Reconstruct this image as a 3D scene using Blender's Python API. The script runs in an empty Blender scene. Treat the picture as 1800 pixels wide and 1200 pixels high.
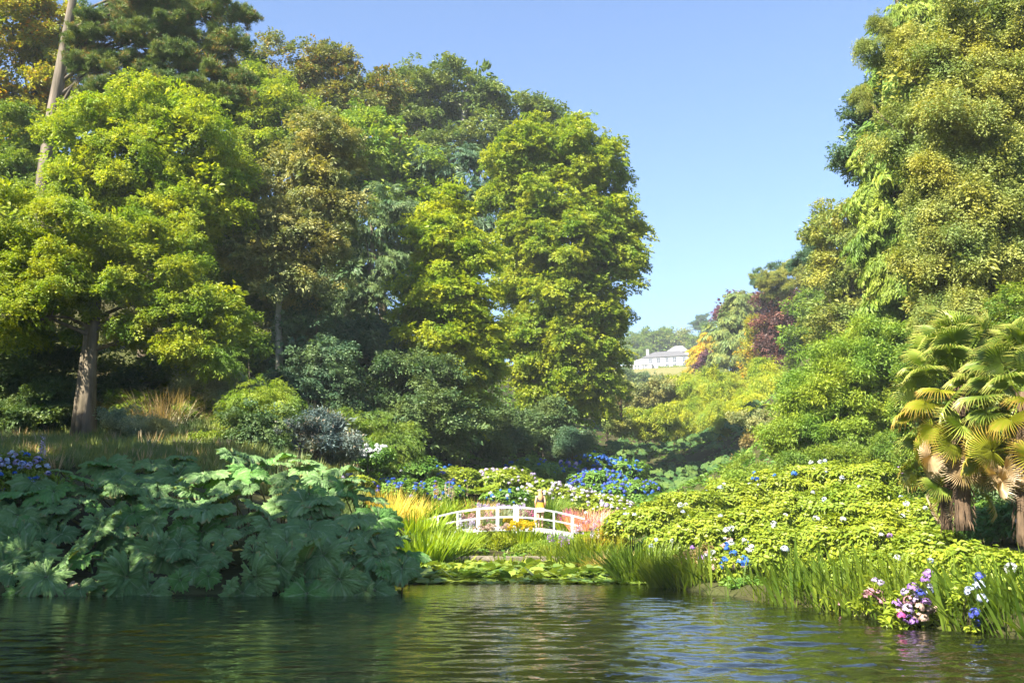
import bpy, bmesh, math, random
import numpy as np
from mathutils import Vector, Matrix, Euler

R = math.radians
random.seed(7)
rng = np.random.default_rng(7)
scene = bpy.context.scene
COL = scene.collection

# ------------------------------------------------------------------ camera, sky, sun, exposure
F, PITCH, EYE = 1750.0, R(10.4), 1.65          # focal length in photo pixels (1800 wide), tilt, eye height over the pond
cam_data = bpy.data.cameras.new('camera')
cam_data.sensor_fit = 'HORIZONTAL'; cam_data.sensor_width = 36; cam_data.lens = 36 * F / 1800
cam_data.clip_start = .1; cam_data.clip_end = 6000
cam = bpy.data.objects.new('camera', cam_data); COL.objects.link(cam)
cam.location = (0, 0, EYE); cam.rotation_euler = (R(90) + PITCH, 0, 0)
scene.camera = cam

SUN_AZ, SUN_EL = (-0.69, -0.724), R(43)          # horizontal direction towards the sun, its elevation
world = bpy.data.worlds.new('World'); scene.world = world; world.use_nodes = True
wn = world.node_tree.nodes
sky = wn.new('ShaderNodeTexSky'); sky.sky_type = 'NISHITA'; sky.sun_disc = False
sky.sun_elevation = SUN_EL; sky.sun_rotation = math.atan2(SUN_AZ[0], SUN_AZ[1])
sky.altitude = 0; sky.air_density = 1.0; sky.dust_density = .5; sky.ozone_density = 8.0
hs = wn.new('ShaderNodeHueSaturation'); hs.inputs['Saturation'].default_value = .92
world.node_tree.links.new(sky.outputs[0], hs.inputs['Color']); world.node_tree.links.new(hs.outputs[0], wn['Background'].inputs[0])
wn['Background'].inputs[1].default_value = .068
sd = bpy.data.lights.new('sun', 'SUN'); sd.energy = 5.0; sd.angle = R(.5); sd.color = (1, .91, .73)
sun = bpy.data.objects.new('sun', sd); COL.objects.link(sun)
sun.rotation_euler = Vector((SUN_AZ[0] * math.cos(SUN_EL), SUN_AZ[1] * math.cos(SUN_EL), math.sin(SUN_EL))).to_track_quat('Z', 'Y').to_euler()
vs = scene.view_settings
vs.view_transform = 'Standard'; vs.look = 'None'; vs.gamma = 1; vs.use_curve_mapping = False; vs.exposure = 2.1
cy = scene.cycles
cy.max_bounces = 8; cy.diffuse_bounces = 5; cy.glossy_bounces = 2; cy.transmission_bounces = 6; cy.transparent_max_bounces = 4
cy.caustics_reflective = False; cy.caustics_refractive = False; cy.use_denoising = True
cy.sample_clamp_indirect = 6

# ------------------------------------------------------------------ helpers
def W(u, v, d):
    """Photo pixel (1800x1200) at forward distance d -> world point."""
    xc, yc = (u - 900) / F, (600 - v) / F
    t = d / (math.cos(PITCH) - yc * math.sin(PITCH))
    return np.array([xc * t, d, EYE + t * (math.sin(PITCH) + yc * math.cos(PITCH))])
def PX(v, d):                                   # metres per photo pixel at that place
    return d / (math.cos(PITCH) - (600 - v) / F * math.sin(PITCH)) / F

def tag(o, label=None, cat=None, group=None, kind=None):
    if label: o['label'] = label
    if cat: o['category'] = cat
    if group: o['group'] = group
    if kind: o['kind'] = kind
    return o
def link(name, data, parent=None, loc=None):
    o = bpy.data.objects.new(name, data); COL.objects.link(o)
    if parent is not None: o.parent = parent
    if loc is not None: o.location = loc
    return o
def empty(name, loc, label, cat, group=None):
    o = link(name, None, None, loc); o.empty_display_size = .2
    return tag(o, label, cat, group)
def mesh(name, V, Fc, mat=None, smooth=False, tone=None):
    me = bpy.data.meshes.new(name)
    V = V.tolist() if hasattr(V, 'tolist') else V
    Fc = Fc.tolist() if hasattr(Fc, 'tolist') else Fc
    me.from_pydata(V, [], Fc)
    if mat: me.materials.append(mat)
    if tone is not None:
        a = me.attributes.new('tone', 'FLOAT', 'POINT'); a.data.foreach_set('value', np.asarray(tone, np.float32))
    if smooth: me.polygons.foreach_set('use_smooth', [True] * len(me.polygons))
    me.update(); return me
class MB:
    """Collects shapes into one mesh."""
    def __init__(s): s.V = []; s.F = []
    def add(s, V, Fc):
        o = len(s.V); s.V += [tuple(v) for v in V]; s.F += [tuple(i + o for i in f) for f in Fc]; return s
    def box(s, a, b):
        (x0, y0, z0), (x1, y1, z1) = a, b
        return s.add([(x0,y0,z0),(x1,y0,z0),(x1,y1,z0),(x0,y1,z0),(x0,y0,z1),(x1,y0,z1),(x1,y1,z1),(x0,y1,z1)],
                     [(0,3,2,1),(4,5,6,7),(0,1,5,4),(1,2,6,5),(2,3,7,6),(3,0,4,7)])
    def tube(s, pts, rad, n=8, cap=True, wob=0):
        pts = [Vector(p) for p in pts]; o = len(s.V); ax = None
        for i, p in enumerate(pts):
            t = (pts[min(i+1, len(pts)-1)] - pts[max(i-1, 0)]).normalized()
            if ax is None: ax = t.orthogonal().normalized()
            ax = (ax - t * ax.dot(t)).normalized(); b = t.cross(ax)
            for k in range(n):
                a = 2 * math.pi * k / n; r = rad[i] * (1 + (wob * random.uniform(-1, 1) if wob else 0))
                s.V.append(tuple(p + (ax * math.cos(a) + b * math.sin(a)) * r))
        for i in range(len(pts) - 1):
            for k in range(n):
                k2 = (k + 1) % n
                s.F.append((o+i*n+k, o+i*n+k2, o+(i+1)*n+k2, o+(i+1)*n+k))
        if cap:
            s.F.append(tuple(o + k for k in range(n))[::-1]); e = o + (len(pts)-1) * n
            s.F.append(tuple(e + k for k in range(n)))
        return s
    def obj(s, name, mat, parent=None, smooth=False, loc=None):
        return link(name, mesh(name, s.V, s.F, mat, smooth), parent, loc)

# ------------------------------------------------------------------ materials
def newmat(name):
    m = bpy.data.materials.new(name); m.use_nodes = True
    nt = m.node_tree; return m, nt, nt.nodes['Principled BSDF'], nt.nodes['Material Output']
def mixrgb(nt, a, b, fac, mode='MIX'):
    n = nt.nodes.new('ShaderNodeMix'); n.data_type = 'RGBA'; n.blend_type = mode
    for sock, val in ((n.inputs[0], fac), (n.inputs[6], a), (n.inputs[7], b)):
        if isinstance(val, (int, float)): sock.default_value = val
        elif isinstance(val, tuple): sock.default_value = (*val[:3], 1)
        else: nt.links.new(val, sock)
    return n.outputs[2]
def noise(nt, scale, detail=4, coord='Object', rough=.55, vec_scale=None):
    tc = nt.nodes.new('ShaderNodeTexCoord'); n = nt.nodes.new('ShaderNodeTexNoise')
    n.inputs['Scale'].default_value = scale; n.inputs['Detail'].default_value = detail; n.inputs['Roughness'].default_value = rough
    out = tc.outputs[coord]
    if vec_scale:
        mp = nt.nodes.new('ShaderNodeMapping'); mp.inputs['Scale'].default_value = vec_scale
        nt.links.new(out, mp.inputs[0]); out = mp.outputs[0]
    nt.links.new(out, n.inputs['Vector']); return n
def ramp(nt, fac, stops):
    r = nt.nodes.new('ShaderNodeValToRGB'); nt.links.new(fac, r.inputs[0]); e = r.color_ramp.elements
    while len(e) < len(stops): e.new(.5)
    for i, (p, c) in enumerate(stops): e[i].position = p; e[i].color = (*c, 1)
    return r.outputs[0]
def bump(nt, h, strength, dist, bsdf):
    b = nt.nodes.new('ShaderNodeBump'); b.inputs['Strength'].default_value = strength; b.inputs['Distance'].default_value = dist
    nt.links.new(h, b.inputs['Height']); nt.links.new(b.outputs[0], bsdf.inputs['Normal'])
def math_(nt, op, a, b=0.0):
    n = nt.nodes.new('ShaderNodeMath'); n.operation = op
    for s, v in zip(n.inputs, (a, b)):
        if isinstance(v, (int, float)): s.default_value = v
        else: nt.links.new(v, s)
    return n.outputs[0]

def leaf_mat(name, c1, c2, trans=.32, rough=.5, c3=None, p3=.12, tw=(1.5, 1.45, .5), spec=.35, hue=1.0):
    if tw[0] != 1: c1, c2 = tuple(x * 2.0 for x in c1), tuple(x * 2.0 for x in c2); c3 = tuple(x * 1.6 for x in c3) if c3 else None
    """Leaf: colour varies leaf by leaf (tone) and spray by spray, light shines through."""
    m, nt, b, out = newmat(name)
    at = nt.nodes.new('ShaderNodeAttribute'); at.attribute_name = 'tone'
    oi = nt.nodes.new('ShaderNodeObjectInfo')
    f = math_(nt, 'ADD', math_(nt, 'MULTIPLY', at.outputs['Fac'], .55), math_(nt, 'MULTIPLY', oi.outputs['Random'], .45))
    col = mixrgb(nt, c1, c2, f)
    if c3:
        r2 = math_(nt, 'FRACT', math_(nt, 'ADD', math_(nt, 'MULTIPLY', oi.outputs['Random'], 37.7), math_(nt, 'MULTIPLY', at.outputs['Fac'], .35)))
        col = mixrgb(nt, col, c3, math_(nt, 'GREATER_THAN', r2, 1 - p3))
    if tw[0] != 1:                                   # bough to bough differences in hue
        ge = nt.nodes.new('ShaderNodeNewGeometry'); nn = nt.nodes.new('ShaderNodeTexNoise'); nn.inputs['Scale'].default_value = .55; nn.inputs['Detail'].default_value = 3
        nt.links.new(ge.outputs['Position'], nn.inputs['Vector'])
        col = mixrgb(nt, col, ramp(nt, nn.outputs[0], [(.36, (.66, .82, .92)), (.5, (1, 1, 1)), (.64, (1.28, 1.12, .85))]), hue, 'MULTIPLY')
    nt.links.new(col, b.inputs['Base Color']); b.inputs['Roughness'].default_value = rough
    b.inputs['Specular IOR Level'].default_value = spec
    tr = nt.nodes.new('ShaderNodeBsdfTranslucent'); nt.links.new(mixrgb(nt, col, tw, 1.0, 'MULTIPLY'), tr.inputs[0])
    mx = nt.nodes.new('ShaderNodeMixShader'); mx.inputs[0].default_value = trans
    nt.links.new(b.outputs[0], mx.inputs[1]); nt.links.new(tr.outputs[0], mx.inputs[2]); nt.links.new(mx.outputs[0], out.inputs[0])
    return m
def plain(name, c, rough=.6, c2=None, scale=6, bs=0, bd=.02, spec=.4, vec_scale=None):
    m, nt, b, out = newmat(name)
    n = noise(nt, scale, vec_scale=vec_scale)
    nt.links.new(ramp(nt, n.outputs[0], [(.3, c), (.7, c2 or tuple(x * .8 for x in c))]), b.inputs['Base Color'])
    b.inputs['Roughness'].default_value = rough; b.inputs['Specular IOR Level'].default_value = spec
    if bs: bump(nt, n.outputs[0], bs, bd, b)
    return m
def bark(name, c1, c2, sc=3.0):
    m, nt, b, out = newmat(name)
    n = noise(nt, sc, 6, vec_scale=(1, 1, .18)); n2 = noise(nt, sc * .35, 3)
    c = mixrgb(nt, ramp(nt, n.outputs[0], [(.35, c1), (.62, c2)]), (.09, .10, .05), math_(nt, 'MULTIPLY', n2.outputs[0], .45))
    nt.links.new(c, b.inputs['Base Color']); b.inputs['Roughness'].default_value = .85; b.inputs['Specular IOR Level'].default_value = .2
    bump(nt, n.outputs[0], .9, .08, b); return m

L = {}
L['lime']    = leaf_mat('lime_leaf', (.062, .108, .011), (.178, .202, .016), .40)
L['yellow']  = leaf_mat('yellow_green_leaf', (.074, .122, .009), (.195, .220, .015), .40)
L['golden']  = leaf_mat('golden_leaf', (.16, .13, .008), (.30, .22, .012), .38)
L['autumn']  = leaf_mat('autumn_leaf', (.09, .105, .010), (.19, .18, .014), .36, c3=(.30, .18, .012), p3=.14)
L['mid']     = leaf_mat('mid_green_leaf', (.040, .080, .010), (.110, .150, .018), .32)
L['bright']  = leaf_mat('bright_green_leaf', (.060, .108, .012), (.150, .196, .024), .36)
L['olive']   = leaf_mat('olive_leaf', (.074, .096, .020), (.178, .190, .048), .30)
L['greyol']  = leaf_mat('grey_olive_leaf', (.070, .088, .030), (.175, .170, .062), .28)
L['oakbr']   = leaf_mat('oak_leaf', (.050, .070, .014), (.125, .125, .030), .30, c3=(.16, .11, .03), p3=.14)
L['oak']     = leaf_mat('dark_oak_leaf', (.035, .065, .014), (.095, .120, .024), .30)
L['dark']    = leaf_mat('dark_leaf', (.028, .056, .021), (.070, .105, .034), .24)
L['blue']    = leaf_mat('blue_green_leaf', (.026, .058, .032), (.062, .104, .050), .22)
L['pine']    = leaf_mat('pine_needle', (.030, .062, .016), (.098, .128, .030), .18, c3=(.19, .13, .045), p3=.13)
L['thuja']   = leaf_mat('thuja_frond', (.058, .096, .012), (.140, .180, .024), .28)
L['conifer'] = leaf_mat('conifer_frond', (.050, .080, .020), (.120, .145, .036), .22)
L['copper']  = leaf_mat('copper_leaf', (.040, .018, .020), (.095, .045, .038), .22, tw=(1.4, .8, .6))
L['purple']  = leaf_mat('purple_leaf', (.030, .012, .022), (.080, .030, .045), .20, tw=(1.4, .7, .7))
L['bamboo']  = leaf_mat('bamboo_leaf', (.100, .138, .010), (.215, .232, .014), .38)
L['bambogr'] = leaf_mat('green_bamboo_leaf', (.085, .125, .010), (.180, .200, .016), .36)
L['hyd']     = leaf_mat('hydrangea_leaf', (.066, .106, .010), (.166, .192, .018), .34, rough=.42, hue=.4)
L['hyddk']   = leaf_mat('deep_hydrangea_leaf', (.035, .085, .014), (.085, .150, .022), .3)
L['rust']    = leaf_mat('rusty_leaf', (.066, .055, .020), (.135, .098, .032), .28)
L['silver']  = leaf_mat('silver_leaf', (.085, .105, .060), (.185, .205, .120), .2)
L['bluegrey']= leaf_mat('blue_grey_leaf', (.038, .056, .054), (.080, .102, .094), .15, c3=(.18, .14, .10), p3=.10)
L['reed']    = leaf_mat('reed_blade', (.040, .074, .008), (.118, .150, .018), .36, c3=(.22, .21, .02), p3=.1, rough=.4, hue=.6)
L['iris']    = leaf_mat('iris_blade', (.062, .112, .008), (.160, .205, .014), .4, hue=.6)
L['straw']   = leaf_mat('straw_blade', (.22, .18, .03), (.40, .33, .07), .35)
L['tan']     = leaf_mat('tan_blade', (.20, .15, .07), (.36, .27, .13), .3)
L['grass']   = leaf_mat('bank_grass_blade', (.058, .086, .026), (.125, .145, .052), .3)
L['drygrass']= leaf_mat('dry_grass_blade', (.15, .12, .075), (.27, .21, .14), .25)
L['lily']    = leaf_mat('lily_pad_leaf', (.050, .092, .014), (.125, .160, .028), .22, rough=.3, spec=.6)
L['gunnera'] = leaf_mat('far_gunnera_leaf', (.022, .050, .015), (.056, .090, .028), .22, rough=.75, spec=.12)
L['whitef']  = leaf_mat('white_petal', (.55, .58, .62), (.80, .82, .84), .3, tw=(1, 1, 1))
L['paleblue']= leaf_mat('pale_blue_petal', (.38, .46, .72), (.72, .78, .88), .3, tw=(1, 1, 1))
L['bluef']   = leaf_mat('blue_petal', (.022, .095, .44), (.06, .21, .64), .25, tw=(1, 1, 1))
L['deepblue']= leaf_mat('deep_blue_petal', (.03, .05, .32), (.10, .13, .54), .25, tw=(1, 1, 1))
L['lilac']   = leaf_mat('lilac_petal', (.36, .28, .56), (.66, .58, .76), .3, tw=(1, 1, 1))
L['violet']  = leaf_mat('violet_petal', (.24, .12, .42), (.46, .27, .62), .3, tw=(1, 1, 1))
L['pinkf']   = leaf_mat('pink_petal', (.52, .24, .32), (.72, .44, .50), .3, tw=(1, 1, 1))
L['faded']   = leaf_mat('faded_petal', (.36, .25, .20), (.62, .48, .42), .3, tw=(1, 1, 1))
L['magenta'] = leaf_mat('magenta_petal', (.50, .06, .30), (.70, .16, .45), .3, tw=(1, 1, 1))
L['yellowf'] = leaf_mat('yellow_petal', (.55, .40, .012), (.70, .56, .02), .3, tw=(1, 1, .6))
L['orangef'] = leaf_mat('orange_petal', (.62, .22, .01), (.80, .42, .02), .3, tw=(1, 1, .6))
L['pinkgrass']= leaf_mat('pink_grass', (.34, .17, .13), (.56, .30, .24), .3, tw=(1.1, 1, .9))
BK = {'grey': bark('grey_bark', (.10, .08, .062), (.29, .235, .185)), 'brown': bark('brown_bark', (.055, .042, .032), (.16, .12, .09)),
      'pine': bark('pine_bark', (.06, .048, .042), (.22, .175, .15), 2.2), 'pale': bark('pale_bark', (.20, .19, .175), (.38, .36, .335))}

# ------------------------------------------------------------------ tables of planting (photo pixel, distance) that also shape the ground
# hydrangea bushes: u, v of the top, distance, half width, half height (px), leaf, flower colours, number of heads, label
HYD = [
 (1112,892,38,48,34,'hyd',['paleblue'],5,'hydrangea at the bridge end of the bank with a few pale lilac-blue heads'),
 (1160,878,35,58,38,'hyd',['paleblue','whitef'],4,'lime green hydrangea mound near the bridge with sparse pale heads'),
 (1215,858,37,66,38,'hyd',['whitef'],4,'lime green hydrangea below the fern on the sunny bank'),
 (1290,842,38,66,36,'hyd',['whitef','paleblue'],4,'hydrangea on the bank crest in front of the brownish rhododendron'),
 (1368,824,39,66,36,'hyd',['bluef','paleblue'],9,'hydrangea on the bank crest carrying clear blue heads'),
 (1448,808,39,74,38,'hyd',['whitef','paleblue'],7,'hydrangea at the top of the bank under the glossy evergreen'),
 (1530,808,37,70,42,'hyd',['paleblue','violet'],5,'hydrangea beside the browning palm skirt, pale heads'),
 (1185,925,32,54,40,'hyd',['paleblue'],6,'hydrangea above the dark reeds with lavender blue heads'),
 (1250,900,31,68,42,'hyd',['whitef'],4,'hydrangea mid bank with one or two white heads'),
 (1335,880,31,74,44,'hyd',['whitef'],4,'broad hydrangea mid bank dotted with small white heads'),
 (1425,862,31,78,44,'hyd',['whitef','paleblue'],7,'hydrangea mid bank with a cluster of five pale blue heads'),
 (1515,850,30,80,46,'hyd',['paleblue'],5,'hydrangea mid bank just left of the palm trunks'),
 (1605,872,28,76,46,'hyd',['whitef'],4,'hydrangea in front of the palm trunk bases'),
 (1235,958,27.5,50,40,'rust',['faded','violet'],10,'browning hydrangea with faded tan heads above the water'),
 (1295,950,26.3,58,44,'hyd',['bluef','whitef','faded'],34,'hydrangea with blue, white and faded heads massed at the water edge'),
 (1372,925,26,78,54,'hyd',['whitef','paleblue'],7,'hydrangea above the reeds with big pale heads'),
 (1462,908,26,82,54,'hyd',['whitef'],3,'nearly flowerless hydrangea behind the tall reeds'),
 (1550,902,25,82,54,'hyd',['violet','whitef'],3,'hydrangea behind the reeds with a single deep violet head'),
 (1640,930,22.5,86,52,'hyd',['whitef'],2,'flowerless broad leaved hydrangea below the palms'),
 (1525,965,21.5,74,44,'hyd',['whitef'],1,'leafy hydrangea half hidden in the reeds'),
 (1712,950,19.5,96,58,'hyd',['paleblue'],1,'large leaved hydrangea with pale green leaves over the reeds'),
 (1792,965,18.5,86,56,'hyd',['whitef'],1,'hydrangea cut by the frame edge above the reeds'),
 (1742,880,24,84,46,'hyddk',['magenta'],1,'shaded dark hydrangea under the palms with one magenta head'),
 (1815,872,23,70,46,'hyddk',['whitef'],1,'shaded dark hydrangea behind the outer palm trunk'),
 # beds behind the bridge
 (25,798,31,62,46,'hyd',['paleblue','lilac','bluef'],44,'hydrangea packed with blue, white and lilac heads beside the giant rhubarb'),
 (612,835,47,62,30,'hyd',['lilac','deepblue'],14,'hydrangea with violet heads behind the giant rhubarb clump'),
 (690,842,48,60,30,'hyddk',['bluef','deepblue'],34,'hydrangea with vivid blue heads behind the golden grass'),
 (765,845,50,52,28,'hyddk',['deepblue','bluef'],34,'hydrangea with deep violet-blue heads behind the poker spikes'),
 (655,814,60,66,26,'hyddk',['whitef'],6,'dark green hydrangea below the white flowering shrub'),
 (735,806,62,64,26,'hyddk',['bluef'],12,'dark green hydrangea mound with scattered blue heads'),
 (800,822,59,48,26,'hyd',['deepblue'],6,'sunlit lime hydrangea mound above the fern'),
 (885,824,60,66,26,'hyd',['lilac'],26,'sunlit hydrangea mound edged with mauve-white heads'),
 (960,846,56,54,28,'hyd',['whitef','lilac'],30,'sunlit hydrangea behind the woman with white lilac heads'),
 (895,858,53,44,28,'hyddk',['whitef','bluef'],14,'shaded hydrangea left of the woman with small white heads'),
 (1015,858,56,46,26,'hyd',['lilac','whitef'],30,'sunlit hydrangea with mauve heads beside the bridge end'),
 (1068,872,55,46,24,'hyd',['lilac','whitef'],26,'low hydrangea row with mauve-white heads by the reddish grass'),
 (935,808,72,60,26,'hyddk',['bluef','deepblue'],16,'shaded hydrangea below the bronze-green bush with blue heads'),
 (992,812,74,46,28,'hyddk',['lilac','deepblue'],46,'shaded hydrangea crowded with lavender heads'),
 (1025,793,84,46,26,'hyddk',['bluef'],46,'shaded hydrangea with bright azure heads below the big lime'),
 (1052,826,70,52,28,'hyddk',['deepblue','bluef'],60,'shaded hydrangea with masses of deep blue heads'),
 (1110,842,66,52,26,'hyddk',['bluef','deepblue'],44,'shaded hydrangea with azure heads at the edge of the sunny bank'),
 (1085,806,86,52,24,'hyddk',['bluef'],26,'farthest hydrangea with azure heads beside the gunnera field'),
]

# ------------------------------------------------------------------ terrain
CP = [  # ground control points, x y z
 (-20,38,3.9),(-12,37,3.4),(-6,36,1.6),(-30,45,6.2),(-40,60,14),(-30,80,22),(-60,80,34),(-40,110,33),(-15,110,20),(-60,150,52),(-30,150,40),
 (-5,45,1.0),(0,44,.5),(4,44,.9),(0,48,.7),(-24,28,1.8),(-32,25,4.5),(-40,10,8),(-20,5,1.8),(-30,5,4.5),(-45,30,10),(-60,0,16),(-30,-15,3),(0,-22,1.5),(25,-15,3),(20,5,3),
 (14,18,2.4),(20,38,6),(30,60,16),(18,60,9),(30,100,19),(45,100,28),(60,150,42),(35,30,12),(60,60,32),(40,0,12),(10,30,2.3),
 (60,220,50),(-60,220,62),(80,300,60),(95,380,68),
 (35,432,69.3),(52,432,69.3),(70,432,69.3),(35,470,70.5),(70,470,70.5),(110,440,73),(0,440,71),(-60,350,76),(-100,440,82),(150,300,80),(120,150,64),(-120,150,78),(-120,20,38),(120,20,45),
 (0,600,74),(-300,600,84),(300,600,84),(-400,100,70),(400,100,70),(0,1200,60),(-900,900,70),(900,900,70),(0,-400,4),(-400,-300,30),(400,-300,30)]
CP += [tuple(W(u, v, d)) for u, v, d in [
 (150,776,50),(30,800,42),(60,788,48),(-20,770,54),(-100,760,50),(300,795,42),(450,800,42),(560,815,44),(490,625,70),(300,765,50),(420,715,52),(600,720,60),(700,790,62),
 (850,800,70),(940,795,78),(1030,790,88),(1690,906,20.5),(1400,840,45),(1500,838,45),(1600,800,42)]]
CP += [tuple(W(u, v + d_v, d)) for u, v, d, d_v in [(1120,775,125,28),(1200,770,128,28),(1300,775,125,28),(1120,800,100,35),(1210,800,100,35),(1300,800,95,35),(1200,830,80,40),(1270,830,72,40),(1330,800,75,35),(1250,745,145,20),(1150,740,140,20)]]
CP += [tuple(W(u, v0 + dv, d)) for d, v0 in [(150,752),(180,738),(220,722),(260,706),(300,692),(350,680),(400,668)] for u, dv in [(1060,0),(1140,0),(1220,0),(1300,-4),(1380,-26)]]
CP += [tuple(W(h[0], h[1] + 2.0 * h[4], h[2])) for h in HYD]
CP = np.array(CP)
POND = np.array([(15,-8),(14.5,2),(10.3,10),(7.9,14.6),(6.8,16.9),(6.0,20.3),(4.75,24.6),(3.9,28.5),(3.4,33),(3.0,40.2),(-2.9,40.2),(-4.6,38),(-4.6,32),
                 (-4.2,28),(-3.6,26),(-5,24.7),(-12,24.2),(-15.5,22),(-14,14),(-13,4),(-13,-8),(0,-15)], float)
_D = np.linalg.norm(CP[:, None, :2] - CP[None, :, :2], axis=2)
_A = np.zeros((len(CP) + 1,) * 2); _A[:-1, :-1] = _D - np.eye(len(CP)) * .8; _A[-1, :-1] = 1; _A[:-1, -1] = 1
_Wt = np.linalg.solve(_A, np.append(CP[:, 2], 0))
def pond_sd(x, y):
    """signed distance to the pond's shore, negative in the water"""
    p = np.stack([x, y], -1); best = np.full(x.shape, 1e9); inside = np.zeros(x.shape, bool)
    for i in range(len(POND)):
        a, b = POND[i], POND[(i + 1) % len(POND)]; ab = b - a
        t = np.clip(((p - a) @ ab) / (ab @ ab), 0, 1)
        best = np.minimum(best, np.linalg.norm(p - a - t[..., None] * ab, axis=-1))
        c = (a[1] > y) != (b[1] > y)
        inside ^= c & (x < (b[0] - a[0]) * (y - a[1]) / (b[1] - a[1] + 1e-12) + a[0])
    return np.where(inside, -best, best)
def ground(x, y):
    x = np.atleast_1d(np.asarray(x, float)); y = np.atleast_1d(np.asarray(y, float)); sh = x.shape; x = x.ravel(); y = y.ravel()
    z = np.hypot(x[:, None] - CP[:, 0], y[:, None] - CP[:, 1]) @ _Wt[:-1] + _Wt[-1]
    z = np.clip(z, .25, 95); s = pond_sd(x, y)
    k = np.clip(s / 3.0, 0, 1)
    return np.where(s > 0, .05 + .2 * np.clip(s / .5, 0, 1) + (z - .25) * k * k * (3 - 2 * k), -np.minimum(1.0, .1 - s * .5)).reshape(sh)
def gz(x, y): return float(ground(x, y)[0])

def axis(lo, hi, step, far, n):
    a = np.arange(lo, hi + step, step); g = (np.geomspace(1, 1 + far, n) - 1)[1:]
    return np.concatenate([(lo - g)[::-1], a, hi + g])
gx = axis(-40, 40, .8, 2500, 26); gy = axis(-16, 110, .8, 2600, 30)
GX, GY = np.meshgrid(gx, gy); GZ = ground(GX, GY)
nx, ny = len(gx), len(gy)
idx = np.arange(nx * ny).reshape(ny, nx)
quads = np.stack([idx[:-1, :-1], idx[:-1, 1:], idx[1:, 1:], idx[1:, :-1]], -1).reshape(-1, 4)
m, nt, b, out = newmat('woodland_soil')
n1 = noise(nt, .35, 6); n2 = noise(nt, 3.0, 5)
nt.links.new(mixrgb(nt, ramp(nt, n1.outputs[0], [(.35, (.035, .032, .014)), (.6, (.05, .065, .018))]), (.075, .06, .035), math_(nt, 'MULTIPLY', n2.outputs[0], .5)), b.inputs['Base Color'])
b.inputs['Roughness'].default_value = .95; b.inputs['Specular IOR Level'].default_value = .1; bump(nt, n2.outputs[0], .8, .15, b)
tag(link('ground', mesh('ground', np.stack([GX, GY, GZ], -1).reshape(-1, 3), quads, m, True)), kind='structure')

# pond water: dark, glossy, wind ripples
m, nt, b, out = newmat('pond_water')
b.inputs['Base Color'].default_value = (.006, .008, .003, 1); b.inputs['Roughness'].default_value = .02; b.inputs['IOR'].default_value = 1.4
w1 = noise(nt, 1.0, 2, vec_scale=(5, 9, 1)); bump(nt, w1.outputs[0], .4, .02, b)
# wind ripples as real waves: calm in the shelter of the lilies, rougher on the open water
wx = np.concatenate([[-32, -24], np.arange(-17, 17.01, .14), [20]]); wy = np.concatenate([[-20, -8, 0], np.arange(5, 31, .055), np.arange(32, 46, .5)])
WX, WY = np.meshgrid(wx, wy); hgt = np.zeros_like(WX); NW = 60
for i in range(NW):
    lam = .2 * (.9 / .2) ** rng.uniform(); th = np.pi / 2 + rng.normal(0, .6); k = 2 * np.pi / lam
    hgt += np.sin(k * (WX * np.cos(th) + WY * np.sin(th)) + rng.uniform(0, 6.28)) / k
sm = lambda v, a_, b_: (lambda t: t * t * (3 - 2 * t))(np.clip((v - a_) / (b_ - a_), 0, 1))
gust = .55 + .45 * np.sin(WX * .55 + 1.7 * np.sin(WY * .31)) * np.cos(WY * .42 + .8 * np.sin(WX * .37) + 1.0)
slope = .021 + .13 * sm(-WY, -27.5, -17) * (.45 + .75 * gust) * (.36 + .64 * sm(WX, -3, 3))
hgt *= slope * math.sqrt(2 / NW); hgt *= (np.abs(WX) < 17) & (WY > 5)
nx_, ny_ = len(wx), len(wy); ii = np.arange(nx_ * ny_).reshape(ny_, nx_)
wq = np.stack([ii[:-1, :-1], ii[:-1, 1:], ii[1:, 1:], ii[1:, :-1]], -1).reshape(-1, 4)
tag(link('pond_water', mesh('pond_water', np.stack([WX, WY, hgt], -1).reshape(-1, 3), wq, m, True)), kind='structure')

# ------------------------------------------------------------------ leaf sprays and the crowns made of them
def leaf_quads(P, D, N, size, wid, fold=.10):
    """rhombic folded leaves: base points, directions, normals (n,3); size (n,)"""
    D = D / np.linalg.norm(D, axis=1, keepdims=True); S = np.cross(N, D); S /= np.linalg.norm(S, axis=1, keepdims=True) + 1e-9
    N = np.cross(D, S); s = size[:, None]
    V = np.stack([P, P + D * s * .42 + S * s * wid + N * s * fold, P + D * s - N * s * .08, P + D * s * .42 - S * s * wid + N * s * fold], 1)
    n = len(P); Fq = np.arange(n * 4).reshape(n, 4)
    return V.reshape(-1, 3), Fq
def unit(n): a = rng.normal(size=(n, 3)); return a / np.linalg.norm(a, axis=1, keepdims=True)
TWIGS = {}
def twig_proto(key, variants, fn):
    obs = []
    for k in range(variants):
        V, Fq = fn(); n = len(V) // 4
        tone = np.repeat(np.clip(rng.normal(.5, .28, n), 0, 1), 4)
        obs.append(bpy.data.objects.new(f'{key}_spray', mesh(f'{key}_spray', V, Fq, None, False, tone)))
    TWIGS[key] = obs
def tw_broad(n=62, leaf=.215, wid=.27, flat=.13, droop=.22, nz=.95):
    t = rng.uniform(.08, 1, n); side = rng.choice([-1, 1], n); lat = side * rng.uniform(.02, .48, n) * (1.1 - .6 * t)
    P = np.stack([t - .25, lat, rng.normal(0, flat, n) - droop * t ** 2], 1)
    D = np.stack([.6 + rng.normal(0, .4, n), side * .8 + rng.normal(0, .4, n), rng.normal(-.25, .3, n)], 1)
    N = np.stack([rng.normal(0, nz, n), rng.normal(0, nz, n), np.ones(n)], 1)
    return leaf_quads(P, D, N, leaf * rng.uniform(.7, 1.25, n), wid)
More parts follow.
